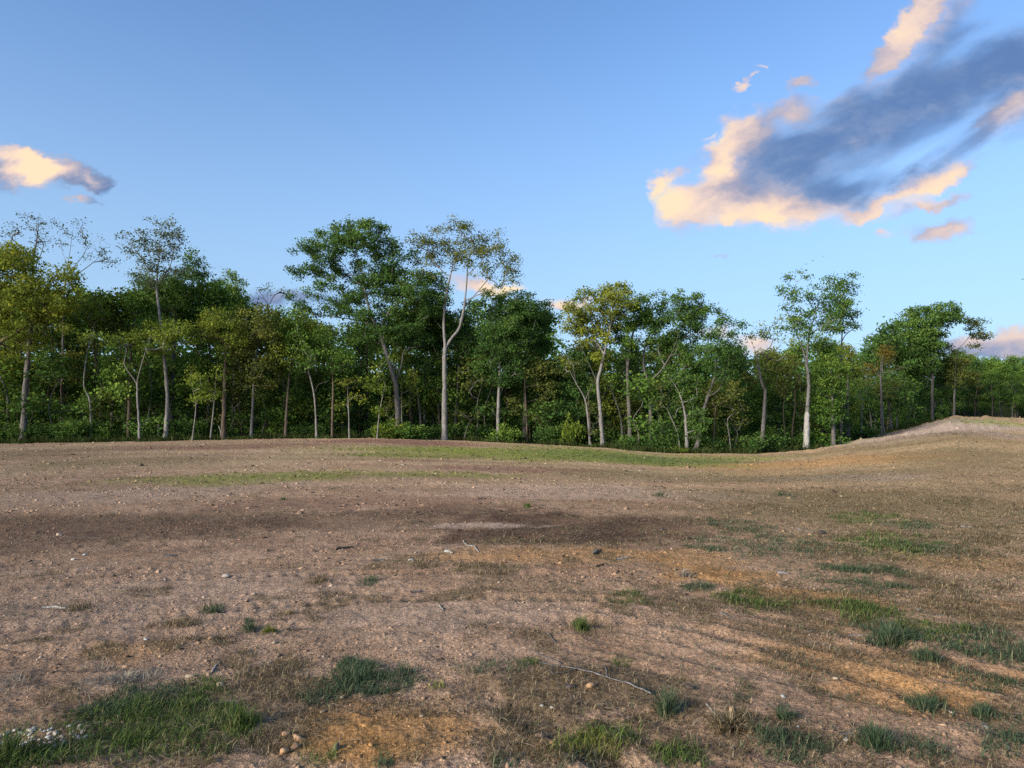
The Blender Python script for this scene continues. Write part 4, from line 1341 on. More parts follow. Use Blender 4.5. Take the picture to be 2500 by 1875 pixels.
pt('fan_tree', 'fan shaped tree with bare twigs leaning over the right skyline', 108,
   [c4((1537, 1262), (1545, 1050), (1552, 900), (1570, 800), (1620, 740), (1690, 650)), c4((1560, 850), (1520, 740), (1490, 690)), c4((1570, 800), (1580, 700), (1570, 620)), c4((1570, 800), (1660, 740), (1740, 720)), c4((1568, 810), (1610, 700), (1620, 620))], 6,
   B(4, (1680, 600, 50, 24), (1700, 650, 50, 24), (1640, 590, 40, 24), (1740, 700, 46, 16), (1790, 690, 16, 14), (1670, 690, 40, 16, .5), (1700, 770, 36, 14, .4), (1500, 850, 70, 50, .8), (1580, 900, 80, 60, .8), (1560, 1000, 80, 60, .7)), 'grey', 'olive', per=30, size=.22, spread=.42, seed=47, gap=1.0)
pt('edge_tree', 'tree outside the right edge reaching one dark twig into view', 30,
   [[(2640, 1075), (2640, 900), (2630, 740), (2600, 640), (2560, 560)], [(2632, 760), (2580, 720), (2530, 700)]], 22,
   [(2660, 560, 60, 50, .8), (2670, 620, 70, 60, .8), (2740, 540, 80, 60, .8), (2620, 720, 40, 40, .7), (2740, 680, 80, 60, .8), (2509, 678, 10, 10, 1.5)], 'dark', 'dark', per=30, seed=48, gap=.5, size=.11, spread=.16)

pt('dense_tree', 'dark green tree filling the gap between the two tall middle trees', 66,
   [c2((1180, 1480), (1184, 1100), (1180, 800), (1170, 640)), c2((1182, 900), (1300, 760), (1390, 700))], 9,
   B(2, (1100, 640, 80, 60), (1180, 680, 90, 60), (1060, 760, 100, 60), (1180, 800, 120, 70), (1330, 800, 90, 70), (1420, 740, 70, 50, .7), (1110, 880, 120, 70), (1260, 900, 120, 70), (1400, 860, 90, 60)), 'dark', 'dark', per=46, seed=49)

# thinner stems standing at the front of the woods
for lab, Y, st, w, bk, lf, bl, sd in [
    ('thin pale stem curving left of the reddish trunk under the big tree', 57.5, [c2((450, 1533), (440, 1330), (430, 1240), (412, 1160), (396, 1090), (420, 1060), (480, 1040)), c2((432, 1250), (460, 1190), (520, 1170))], 6, 'pale', 'mid', B(2, (400, 1000, 110, 60), (330, 900, 120, 70), (300, 800, 110, 60), (360, 1110, 60, 36, .6)), 61),
    ('reddish brown straight trunk with a side stub left of the big tree', 58, [c2((547, 1527), (550, 1350), (553, 1180), (540, 1000), (545, 780)), c2((546, 1310), (532, 1260), (528, 1230)), c2((540, 980), (490, 860), (470, 760))], 8, 'brown', 'mid', B(2, (600, 950, 110, 60), (520, 1040, 100, 60), (640, 1050, 90, 60), (560, 880, 100, 50, .8)), 62),
    ('thin upright stem with yellowing leaves between the reddish trunk and the big tree', 58, [c2((656, 1522), (652, 1380), (645, 1240), (650, 1160))], 5, 'pale', 'yellow', B(2, (610, 1200, 50, 36, .6), (700, 1190, 60, 36, .6), (600, 1330, 40, 46, .7), (720, 1280, 36, 30, .5)), 63),
    ('thick dark trunk in the shade behind the big tree', 65, [c2((772, 1505), (765, 1350), (764, 1180), (770, 980))], 13, 'dark', 'dark', B(2, (740, 980, 110, 60), (700, 880, 110, 60)), 64),
    ('thin leaning stem under the small yellow green tree', 57.5, [c2((830, 1500), (846, 1370), (872, 1240), (885, 1170))], 4, 'pale', 'bright', B(2, (820, 1170, 70, 30), (800, 1220, 60, 30), (870, 1200, 50, 30), (840, 1130, 60, 30), (850, 1060, 70, 40, .6), (836, 1370, 24, 30, .6)), 65),
    ('thin pale stem close behind the big dark tree trunk', 61, [c2((992, 1475), (986, 1330), (984, 1180), (988, 1100))], 4, 'pale', 'yellow', B(2, (1040, 1150, 50, 50, .6), (1050, 1260, 50, 60, .6)), 66),
    ('grey forked pair of trunks between the two tall middle trees', 64, [c2((1118, 1470), (1095, 1290), (1070, 1150), (1050, 1080))], 8, 'grey', 'dark', B(2, (1080, 1040, 80, 50), (1150, 1060, 80, 60)), 67),
    ('straight grey trunk close left of the tall straight tree', 65, [c2((1132, 1425), (1130, 1270), (1132, 1130), (1128, 1000))], 8, 'grey', 'mid', B(2, (1140, 1000, 80, 50), (1190, 1100, 60, 50)), 68),
    ('grey trunk in the shade right of the tall straight tree', 64, [c2((1326, 1522), (1332, 1380), (1342, 1180), (1346, 1050))], 9, 'dark', 'dark', B(2, (1340, 1050, 90, 60), (1420, 1000, 100, 70), (1400, 900, 100, 70)), 69),
    ('thin brown stem right of the forked pale trunk', 62, [c2((1782, 1550), (1778, 1380), (1768, 1200), (1765, 1080))], 5, 'brown', 'olive', B(2, (1780, 1060, 70, 60), (1730, 1300, 60, 30, .6)), 70),
    ('thin brown trunk with olive leaves left of the pale forked tree', 61.5, [c3((252, 1448), (250, 1300), (240, 1170), (235, 960))], 5, 'brown', 'olive', B(3, (290, 960, 80, 60, .8), (360, 920, 80, 60, .8), (400, 1000, 80, 60, .7), (220, 1230, 60, 30, .6), (400, 1100, 90, 60, .7)), 71),
    ('pale slender tree forked in a wide Y left of the yellow tree', 61, [c3((702, 1476), (686, 1290), (664, 1150), (610, 1050), (556, 950)), c3((668, 1160), (690, 1090), (724, 1040)), c3((610, 1050), (580, 930))], 7, 'pale', 'olive', B(3, (560, 880, 80, 46, .5), (640, 900, 70, 46, .5), (500, 940, 70, 50, .5), (740, 1000, 50, 30, .4)), 72),
    ('straight brown stem close behind the wide Y tree', 61.6, [c3((708, 1470), (700, 1330), (690, 1200), (692, 1060))], 6, 'brown', 'mid', B(3, (700, 1030, 60, 46, .6)), 73),
    ('thin grey trunk leaning left of the green three topped tree', 62.6, [c3((936, 1468), (925, 1340), (903, 1220), (862, 1110), (842, 1030))], 7, 'grey', 'mid', B(3, (850, 1000, 70, 46, .7), (800, 1060, 60, 40, .6)), 74),
    ('thin pale sapling leaning left just left of the twin trunk', 58.8, [c3((1340, 1512), (1325, 1400), (1290, 1310), (1246, 1215))], 4, 'pale', 'olive', B(3, (1200, 1120, 70, 70, .7), (1260, 1190, 60, 46, .6)), 75),
    ('mossy thin trunk right of the leaning twin trunks', 59.4, [c3((1574, 1532), (1580, 1420), (1588, 1300), (1590, 1200))], 5, 'brown', 'olive', B(3, (1600, 1180, 80, 60), (1560, 1080, 90, 60), (1660, 1100, 90, 70), (1590, 1300, 36, 46, .6)), 76),
    ('thin pale curved sapling between the twin trunks and the crooked snag', 59.6, [c3((1700, 1533), (1692, 1430), (1678, 1340), (1676, 1290))], 4, 'pale', 'olive', B(3, (1690, 1240, 70, 50, .7), (1740, 1180, 80, 60, .8)), 77),
    ('brown thin trunk left of the white footed tree', 65, [c4((340, 1500), (334, 1350), (328, 1200), (350, 1080))], 5, 'brown', 'olive', B(4, (330, 1080, 80, 60, .7), (270, 1130, 60, 50, .6)), 78),
    ('brown leaning trunk just left of the white footed tree', 65.6, [c4((382, 1455), (395, 1330), (410, 1200), (412, 1060))], 6, 'brown', 'olive', B(4, (400, 1020, 80, 60, .7), (380, 920, 90, 60, .7), (300, 960, 80, 60, .7)), 79),
    ('grey trunk in the shade behind the crooked snag', 68, [c4((300, 1430), (292, 1200), (285, 1050), (270, 900))], 9, 'dark', 'olive', B(4, (250, 900, 90, 60, .8), (330, 900, 80, 60, .6), (60, 930, 90, 70, .8), (80, 1050, 100, 70, .8)), 80),
    ('thin forked pale sapling on the slope in the right woods', 76, [c4((880, 1362), (885, 1260), (890, 1150)), c4((886, 1240), (905, 1170))], 4, 'pale', 'mid', B(4, (890, 1100, 70, 50, .7)), 81),
    ('leaning grey trunk in the right woods behind the green fringe', 74, [c4((780, 1390), (768, 1260), (755, 1150))], 6, 'grey', 'mid', B(4, (780, 1080, 80, 60, .8), (850, 1100, 70, 60, .7)), 82),
    ('thin grey trunk below the rusty topped tree', 84, [c4((1045, 1340), (1030, 1180), (1020, 900))], 4, 'grey', 'olive', B(4, (980, 1050, 80, 60, .7), (1060, 1080, 70, 60, .7)), 83),
    ('pair of slim grey trunks left of the broad tree at the crest', 96, [c4((1130, 1330), (1142, 1180), (1150, 1050)), c4((1133, 1300), (1110, 1180), (1105, 1080))], 4, 'grey', 'dark', B(4, (1120, 1010, 80, 60, .8)), 84),
    ('slim grey trunk between the broad tree and the fan shaped tree', 112, [c4((1445, 1258), (1450, 1120), (1470, 1000), (1480, 900))], 5, 'grey', 'dark', B(4, (1480, 950, 70, 60, .8), (1430, 980, 60, 50, .7)), 85),
    ('slim pale trunk in the far wood beyond the dirt rise', 130, [c4((1956, 1290), (1950, 1180), (1946, 1080))], 5, 'grey', 'dark', B(4, (1950, 1060, 70, 50, .8)), 86),
]:
    pt('slender_tree', lab, Y, st, w, bl, bk, lf, per=30, seed=sd, gap=.85)


def bare_stem(name, label, Y, stems, width, bark, cat, seed):
    rng = np.random.default_rng(seed)
    S = [[at(px, py, Y) for px, py in st] for st in stems]
    b = S[0][0]
    b[2] = min(b[2], gz1(b[0], b[1]) - 0.1)
    P, par, rr, ns = skeleton(S, np.zeros((0, 3)), rng, width * .5 * Y / F, r_tip=width * .2 * Y / F)
    rr = np.maximum(rr, width * .28 * Y / F)
    V, Q = tubes(P, par, rr, rng)
    base = b.copy()
    o = link(name, make_mesh(name, V - base, [Q], BARK[bark], smooth=True), None, tuple(base), label, cat)
    return o


bare_stem('tree_stump', 'short pale broken stump in the left woods beside the slim tree', 55.6, [c1((1005, 1525), (1004, 1480), (1002, 1440))], 8, 'pale', 'stump', 91)
bare_stem('bare_sapling', 'bent bare stem leaning left low in the left woods', 55.4, [c1((1400, 1536), (1398, 1490), (1384, 1450))], 5, 'pale', 'sapling', 92)
bare_stem('dead_tree', 'thin dead pole leaning across the left woods towards the slim tree', 57, [c1((905, 1540), (960, 1200), (880, 860), (740, 790), (640, 760))], 4, 'grey', 'dead tree', 93)
bare_stem('bare_sapling', 'slanting bare stem under the trees right of the tall straight tree', 62.4, [c2((1378, 1478), (1420, 1425), (1500, 1355))], 4, 'grey', 'sapling', 94)
bare_stem('bare_sapling', 'short leaning bare stem near the thin curved saplings on the left', 55.3, [c1((888, 1470), (915, 1430), (940, 1410))], 3, 'pale', 'sapling', 95)
# the barkless foot of the tall tree on the right
for o_ in list(C.objects):
    if o_.get('label') == 'tall open crowned tree with a white barkless foot on the right':
        rng_ = np.random.default_rng(5)
        Sx = [np.array(at(px, py, 64)) for px, py in c4((490, 1472), (491, 1400), (494, 1320), (495, 1238))]
        Sx[0][2] = gz1(Sx[0][0], Sx[0][1]) - .05
        P_, par_, rr_, ns_ = skeleton([Sx], np.zeros((0, 3)), rng_, 0.25, r_tip=0.2)
        V_, Q_ = tubes(P_, par_, np.linspace(.275, .215, len(P_)), rng_)
        f_ = link('bare_wood', make_mesh('bare_wood', V_ - np.array(o_.location), [Q_], BARK['bare'], smooth=True), o_)
        f_['label'] = 'white barkless foot of the trunk'

# bushes that show singly
for lab, kd, px, py, Y, s, sz in [
    ('round fresh green bush at the foot of the big dark tree', 'bright', 600 + 905 / 2.593, 0, 58.5, 1.35, 1.25),
    ('dark green bush right of the big dark tree foot', 'mid', 600 + 1020 / 2.593, 0, 58.8, 1.3, 1.0),
    ('yellow green bush between the brown trunk and the wide Y tree', 'bright', 1200 + 575 / 2.91, 0, 61, 1.0, 2.1),
    ('green bush right of the pale forked trunk', 'mid', 1200 + 100 / 2.91, 0, 61, 1.3, 1.2),
    ('bright low bush left of the leaning twin trunk', 'bright', 1200 + 1345 / 2.91, 0, 57.6, 0.7, 0.45),
    ('green bush on the slope by the dirt rise', 'mid', 1800 + 870 / 2.91, 0, 77, 1.5, 1.1),
    ('dark bush right of the white barkless trunk foot', 'mid', 1800 + 590 / 2.91, 0, 66, 1.7, 1.3),
]:
    x_ = (px - 1250) / F * Y
    stand('bush', BUSH[kd], (x_, Y, gz1(x_, Y) - .05), px, s, sz, lab, 'bush', None, ('stems', 'foliage'))


# ------------------------------------------------------------------ growth and litter on the field
def blade_mat(name):
    m, g = new_mat(name)
    col = attr(g, 'col', 'Color')
    d = g.n('ShaderNodeBsdfDiffuse')
    g.put(d.inputs[0], col)
    t = g.n('ShaderNodeBsdfTranslucent')
    g.put(t.inputs[0], col)
    mx = g.n('ShaderNodeMixShader')
    mx.inputs[0].default_value = 0.25
    g.put(mx.inputs[1], d.outputs[0])
    g.put(mx.inputs[2], t.outputs[0])
    surf(g, mx.outputs[0])
    return m


M_BLADE = blade_mat('grass_blade')


def grit_mat():
    m, g = new_mat('grit')
    col = attr(g, 'col', 'Color')
    d = g.n('ShaderNodeBsdfDiffuse')
    g.put(d.inputs[0], col)
    surf(g, d.outputs[0])
    return m


M_GRIT = grit_mat()


def blades(x, y, L, W, col, rng, bend=0.6, z=None, lean=None):
    """bent tapering blades: five points, a quad and a tip each"""
    n = len(x)
    z = (gsurf(x, y) if z is None else z) - 0.004
    a = rng.uniform(0, 6.2832, n)
    if lean is not None:
        a = np.where(rng.uniform(size=n) < .75, lean + rng.normal(size=n) * 0.5, a)
    out = np.stack([np.cos(a), np.sin(a), np.zeros(n)], 1)
    b = np.clip((.32 + .72 * np.abs(rng.normal(size=n))) * bend, 0, 1.25)[:, None]
    s = np.stack([-np.sin(a + rng.normal(size=n) * .5), np.cos(a), rng.normal(size=n) * .15], 1)
    L = L[:, None]
    W = W[:, None]
    up = np.array((0, 0, 1.0))
    p0 = np.stack([x, y, z], 1)
    p1 = p0 + (up * np.cos(b * .5) + out * np.sin(b * .5)) * L * 0.5
    p2 = p1 + (up * np.cos(b * 1.3) + out * np.sin(b * 1.3)) * L * 0.5
    V = np.stack([p0 - s * W * .5, p0 + s * W * .5, p1 + s * W * .42, p1 - s * W * .42, p2], 1).reshape(-1, 3)
    i = np.arange(n)[:, None] * 5
    Q = np.concatenate([i, i + 1, i + 2, i + 3], 1)
    T = np.concatenate([i + 3, i + 2, i + 4], 1)
    return V, Q, T, np.repeat(col, 5, 0)


GCOL = {'g': ((0.056, 0.090, 0.024), (0.132, 0.175, 0.046), (0.24, 0.22, 0.09)), 'b': ((0.052, 0.082, 0.040), (0.100, 0.138, 0.070), (0.22, 0.20, 0.11)),
        'd': ((0.078, 0.055, 0.028), (0.185, 0.132, 0.062), (0.40, 0.30, 0.17)), 'y': ((0.110, 0.135, 0.028), (0.205, 0.220, 0.046), (0.30, 0.26, 0.09)),
        'k': ((0.220, 0.180, 0.130), (0.360, 0.300, 0.220), (0.50, 0.42, 0.32))}


def tone(kd, n, rng, dry=0.16):
    a, b, c = (np.array(q) for q in GCOL[kd])
    t = rng.uniform(0, 1, (n, 1))
    col = a + (b - a) * t
    m = rng.uniform(size=(n, 1)) < dry
    return np.where(m, c * rng.uniform(.7, 1.15, (n, 1)), col)


class Heap:
    def __init__(s):
        s.V, s.Q, s.T, s.c, s.n = [], [], [], [], 0

    def add(s, V, Q, T, c):
        s.V.append(V)
        if Q is not None:
            s.Q.append(Q + s.n)
        if T is not None:
            s.T.append(T + s.n)
        s.c.append(c)
        s.n += len(V)

    def mesh(s, name, mat):
        polys = ([np.concatenate(s.Q)] if s.Q else []) + ([np.concatenate(s.T)] if s.T else [])
        return make_mesh(name, np.concatenate(s.V), polys, mat, {'col': np.concatenate(s.c)})


def field_area(rng, n, dmin, dmax, umax=0.80):
    """points spread evenly over the part of the field in front"""
    y = np.sqrt(rng.uniform(dmin ** 2, dmax ** 2, n))
    x = rng.uniform(-umax, umax, n) * y
    return x, y


def build_growth():
    rng = np.random.default_rng(77)
    green, dry = Heap(), Heap()
    for p in PATCHES:
        cx, cy, rx, ry, kd, am = p
        if kd not in 'gbdyk':
            continue
        d = math.hypot(cx, cy)
        area = math.pi * rx * ry * 1.4
        if d < 6.5:
            dens, L, W = 7000, 0.060, 0.0042
        elif d < 10:
            dens, L, W = 4600, 0.062, 0.0055
        elif d < 18:
            dens, L, W = 1400, 0.062, 0.009
        elif d < 30:
            dens, L, W = 70, 0.075, 0.016
        else:
            dens, L, W = 14, 0.07, 0.03
        if kd == 'd':
            dens *= 0.8
            L *= 0.75
        if kd == 'k':
            dens *= 0.4
        n = int(min(dens * area * am, 18000))
        if n < 3:
            continue
        a = rng.uniform(0, 6.2832, n)
        r = np.sqrt(rng.uniform(0, 1.5, n))
        ex, ey = cx / d, cy / d
        aa, bb = np.cos(a) * r * rx, np.sin(a) * r * ry
        # clumped: pull blades towards tuft centres
        nt = max(2, int(n / 22))
        if n > 40:
            ci = rng.integers(0, n, nt)
            pick = ci[rng.integers(0, nt, n)]
            sp = min(0.05, .4 * min(rx, ry))
            w = rng.uniform(size=n) < .7
            aa = np.where(w, aa[pick] + rng.normal(size=n) * sp, aa)
            bb = np.where(w, bb[pick] + rng.normal(size=n) * sp, bb)
        x = cx + aa * ey + bb * ex
        y = cy - aa * ex + bb * ey
        keep = rng.uniform(size=n) < np.clip(patch_mask(p, x, y, .9, .8) / am * 1.3, 0, 1)
        x, y = x[keep], y[keep]
        n = len(x)
        if n < 2:
            continue
        col = tone(kd, n, rng, .14 if kd in 'gby' else .3)
        heap = green if kd in 'gby' else dry
        ln = L * rng.uniform(.45, 1.35, n) * (0.75 + .35 * am)
        ln = ln * np.clip(1.0 + 1.1 * fbm(x * 2.5, y * 2.5, 2, 71), .45, 1.6)
        if kd in 'gby':
            heap.add(*blades(x, y, ln, W * rng.uniform(.7, 1.3, n), col, rng, 1.35))
        else:
            heap.add(*blades(x, y, ln * 1.1, W * .8 * rng.uniform(.6, 1.2, n), col, rng, 1.5))
    # mats of dead grass
    for dmin, dmax, n, L, W in ((3.2, 7, 42000, .055, .0036), (7, 13, 34000, .06, .0055), (13, 25, 16000, .065, .010)):
        x, y = field_area(rng, n, dmin, dmax)
        keep = rng.uniform(size=n) < mats(x, y) * .95
        x, y = x[keep], y[keep]
        n = len(x)
        dry.add(*blades(x, y, L * rng.uniform(.4, 1.4, n), W * rng.uniform(.6, 1.2, n), tone('d', n, rng, .22), rng, 1.5))
    # stray sprigs, thicker to the right
    for dmin, dmax, n, L, W in ((3.2, 7, 9000, .05, .004), (7, 14, 24000, .05, .0065), (14, 28, 22000, .05, .011), (28, 58, 12000, .05, .02), (58, 116, 6000, .10, .035)):
        x, y = field_area(rng, n, dmin, dmax)
        u = x / y
        keep = rng.uniform(size=n) < np.clip(0.08 + 0.95 * sstep(-.1, .4, u) + .55 * fbm(x * .5, y * .5, 3, 14), 0, 1)
        x, y = x[keep], y[keep]
        D, _ = edge(x / y)
        k2 = y < D
        x, y = x[k2], y[k2]
        n = len(x)
        isd = rng.uniform(size=n) < .36
        col = np.where(isd[:, None], tone('d', n, rng, .3), tone('b', n, rng, .2))
        green.add(*blades(x, y, L * rng.uniform(.4, 1.3, n), W * rng.uniform(.7, 1.3, n), col, rng, .9))
    # the weedy fringe where the field meets the trees
    n = 22000
    px = rng.uniform(-200, 2320, n)
    D, _ = edge((px - 1250) / F)
    Y = D + rng.uniform(-1.6, 2.6, n) + 2.2 * fbm(px * .012, px * 0, 4, 58)
    x = (px - 1250) / F * Y
    sl = px > 1960
    Y = np.where(sl, D + rng.uniform(-5.0, 1.5, n) - rng.uniform(0, 3, n) * (px > 2060), Y)
    x = (px - 1250) / F * Y
    tall = np.where(sl, .5, .46) * np.clip(1 + 1.4 * fbm(x * .4, Y * .4, 3, 55), .2, 2.0)
    col = tone('g', n, rng, .12) * np.clip(.5 + .5 * fbm(x * .6, Y * .6, 2, 66), .35, 1.2)[:, None]
    fr = Heap()
    fr.add(*blades(x, Y, tall * rng.uniform(.4, 1.2, n), .05 * rng.uniform(.6, 1.3, n), col, rng, .6, z=gz(x, Y)))
    link('fringe_weeds', fr.mesh('fringe_weeds', M_BLADE), label='green weeds fringing the foot of the woods', cat='weeds', kind='stuff')
    link('grass', green.mesh('grass', M_BLADE), label='green grass growing in patches over the bare field', cat='grass', kind='stuff')
    link('dry_grass', dry.mesh('dry_grass', M_BLADE), label='dead brown grass lying in mats on the dirt', cat='grass', kind='stuff')


build_growth()


def build_litter():
    rng = np.random.default_rng(78)
    hp = Heap()
    # straw: thin arched strips lying any way round
    for dmin, dmax, n, L, W in ((3.2, 7, 19000, .07, .0032), (7, 13, 17000, .085, .0055), (13, 24, 11000, .105, .010)):
        x, y = field_area(rng, n, dmin, dmax)
        keep = rng.uniform(size=n) < np.clip(.55 + 1.3 * fbm(x * .8, y * .8, 3, 41), .06, 1)
        x, y = x[keep], y[keep]
        n = len(x)
        a = rng.uniform(0, 6.2832, n)
        ll = L * rng.uniform(.25, 1.5, n)
        ww = W * rng.uniform(.6, 1.3, n)
        cu = rng.normal(size=n) * .35
        z0 = gsurf(x, y)
        dx, dy = np.cos(a), np.sin(a)
        pts = []
        for k in range(4):
            s = (k / 3 - .5)
            ox = dx * s - dy * cu * (s * s - .08)
            oy = dy * s + dx * cu * (s * s - .08)
            xx, yy = x + ox * ll, y + oy * ll
            zz = np.maximum(gsurf(xx, yy), z0 - .01) + .006 + rng.uniform(0, .016, n) * (1 - 2.2 * s * s)
            wx, wy = -dy * ww * .5, dx * ww * .5
            tip = .35 if k in (0, 3) else 1
            pts += [np.stack([xx - wx * tip, yy - wy * tip, zz], 1), np.stack([xx + wx * tip, yy + wy * tip, zz + ww * .25], 1)]
        V = np.stack(pts, 1).reshape(-1, 3)
        i = np.arange(n)[:, None] * 8
        Q = np.concatenate([np.concatenate([i + 2 * k, i + 2 * k + 1, i + 2 * k + 3, i + 2 * k + 2], 1) for k in range(3)])
        base = np.array((.40, .30, .20)) * rng.uniform(.28, 1.15, (n, 1)) * (1 + rng.normal(size=(n, 3)) * .05)
        hp.add(V, Q, None, np.repeat(np.clip(base, .02, .7), 8, 0))
    link('straw', hp.mesh('straw', M_BLADE), label='pale straw and twig scraps strewn over the dirt', cat='straw', kind='stuff')
    # clods and grit: lopsided eight-faced lumps
    hp = Heap()
    O = np.array([(1, 0, 0), (0, 1, 0), (-1, 0, 0), (0, -1, 0), (0, 0, 1), (0, 0, -1)], float)
    Fc = np.array([(0, 1, 4), (1, 2, 4), (2, 3, 4), (3, 0, 4), (1, 0, 5), (2, 1, 5), (3, 2, 5), (0, 3, 5)])
    for dmin, dmax, n, s0 in ((3.2, 7, 24000, .0062), (7, 13, 24000, .0105), (13, 26, 22000, .019), (26, 58, 15000, .034), (58, 118, 5000, .075)):
        x, y = field_area(rng, n, dmin, dmax)
        D, _ = edge(x / y)
        keep = (rng.uniform(size=n) < np.clip(.42 + 2.0 * fbm(x * .7, y * .7, 3, 51), .03, 1)) & (y < D)
        x, y = x[keep], y[keep]
        n = len(x)
        s = s0 * np.exp(rng.normal(size=n) * .55)
        s = np.minimum(s, s0 * 3.2)
        sh = O[None] * (1 + rng.normal(size=(n, 6, 1)) * .28) * np.stack([rng.uniform(.8, 1.5, n), rng.uniform(.7, 1.2, n), rng.uniform(.4, .8, n)], 1)[:, None, :]
        a = rng.uniform(0, 6.28, n)
        ca, sa = np.cos(a)[:, None], np.sin(a)[:, None]
        sx = sh[:, :, 0] * ca - sh[:, :, 1] * sa
        sy = sh[:, :, 0] * sa + sh[:, :, 1] * ca
        V = np.stack([x[:, None] + sx * s[:, None], y[:, None] + sy * s[:, None], gsurf(x, y)[:, None] + (sh[:, :, 2] - .05) * s[:, None]], -1).reshape(-1, 3)
        T = (np.arange(n)[:, None, None] * 6 + Fc[None]).reshape(-1, 3)
        col = ground_colour(x, y) * rng.uniform(.55, 1.12, (n, 1))
        pale = rng.uniform(size=(n, 1)) < .02
        col = np.where(pale, np.array((.44, .33, .24)) * rng.uniform(.7, 1.1, (n, 1)), col)
        chip = rng.uniform(size=(n, 1)) < .13  # dark chips; their colour also stands in for small shadows between crumbs
        col = np.where(chip, np.array((.07, .05, .035)), col)
        hp.add(V, None, T, np.repeat(col, 6, 0))
    link('clods', hp.mesh('clods', M_GRIT), label='crumbly clods and grit over the tilled dirt', cat='clods', kind='stuff')


build_litter()


# ------------------------------------------------------------------ single stones, sticks and tufts
def stone_mesh(name, seed, c0, c1, flat=.6):
    import bmesh
    rng = np.random.default_rng(seed)
    bm = bmesh.new()
    bmesh.ops.create_icosphere(bm, subdivisions=2, radius=1.0)
    V = np.array([v.co for v in bm.verts])
    d = unit(rng.normal(size=(7, 3)))
    r = 1 + .10 * np.sin(V @ rng.normal(size=3) * 2.2) + .07 * np.sin(V @ rng.normal(size=3) * 4)
    for k in range(7):                                    # a few worn flats
        h = V @ d[k]
        lim = rng.uniform(.72, .92)
        V = V - np.maximum(h - lim, 0)[:, None] * d[k] * .85
    V = V * r[:, None] * np.array((1.25, .9, flat))
    for v, q in zip(bm.verts, V):
        v.co = q
    me = bpy.data.meshes.new(name)
    bm.to_mesh(me)
    bm.free()
    for p in me.polygons:
        p.use_smooth = True
    m, g = new_mat(name)
    tc = g.n('ShaderNodeTexCoord').outputs['Object']
    oi = g.n('ShaderNodeObjectInfo').outputs['Random']
    col = g.mix(g.rng(g.noise(tc, 2.5, 5, .6), .35, .7), c0, c1)
    sc = g.n('ShaderNodeVectorMath', operation='SCALE')
    g.put(sc.inputs[0], col)
    g.put(sc.inputs['Scale'], g.rng(oi, 0, 1, .72, 1.12, smooth=False))
    b = g.n('ShaderNodeBsdfPrincipled')
    b.inputs['Roughness'].default_value = .75
    g.put(b.inputs['Base Color'], sc.outputs[0])
    bp = g.n('ShaderNodeBump')
    bp.inputs['Strength'].default_value = .35
    g.put(bp.inputs['Height'], g.noise(tc, 9, 4, .6))
    g.put(b.inputs['Normal'], bp.outputs[0])
    surf(g, b.outputs[0])
    me.materials.append(m)
    return me


ST_PALE = [stone_mesh('river_stone', s, (.36, .30, .235), (.49, .43, .35)) for s in (1, 2, 3)]
ST_WHITE = [stone_mesh('white_stone', s, (.52, .50, .47), (.63, .61, .58), .5) for s in (4, 5)]
ST_TAN = [stone_mesh('tan_stone', s, (.36, .25, .15), (.48, .36, .24)) for s in (6, 7)]
ST_ORANGE = [stone_mesh('clay_lump', s, (.34, .18, .08), (.46, .27, .14), .7) for s in (8, 9)]
ST_DARK = [stone_mesh('dark_clod', s, (.05, .035, .025), (.10, .07, .05), .6) for s in (10, 11)]


def put_stone(mesh, px, py, wpx, label, name, cat, group=None, rng=random, sink=.25):
    p = gpt(px, py)
    s = wpx * .5 / 1.25 * p[1] / F
    z = float(gsurf(np.array([p[0]]), np.array([p[1]]))[0])
    o = link(name, mesh, None, (p[0], p[1], z + s * sink), label, cat, group)
    o.scale = (s, s, s)
    o.rotation_euler = (rng.uniform(-.3, .3), rng.uniform(-.3, .3), rng.uniform(0, 6.28))
    return o


random.seed(5)
n_ = 0
while n_ < 105:                                             # the gravel showing at the lower left corner
    x_, y_ = random.uniform(-40, 460), random.uniform(1430, 1600)
    q_ = ((x_ - 190) / 250) ** 2 + ((y_ - 1520 + (x_ - 190) * .12) / 62) ** 2
    if q_ > 1 or random.random() < q_ * .45:
        continue
    wh = random.random() < .14
    put_stone(random.choice(ST_WHITE if wh else ST_PALE), x_ / 2.011, 1050 + y_ / 2.011, random.uniform(8, 18),
              'small white stone in the gravel at the lower left corner' if wh else 'small rounded tan stone in the gravel at the lower left corner', 'river_stone', 'stone',
              'white stones in the corner gravel' if wh else 'tan stones in the corner gravel')
    n_ += 1


def s5(x, y):
    return x / 2.011, 1050 + y / 2.011


def s6(x, y):
    return 800 + x / 2.011, 1050 + y / 2.011


def s7(x, y):
    return 1600 + x / 2.011, 1050 + y / 2.011


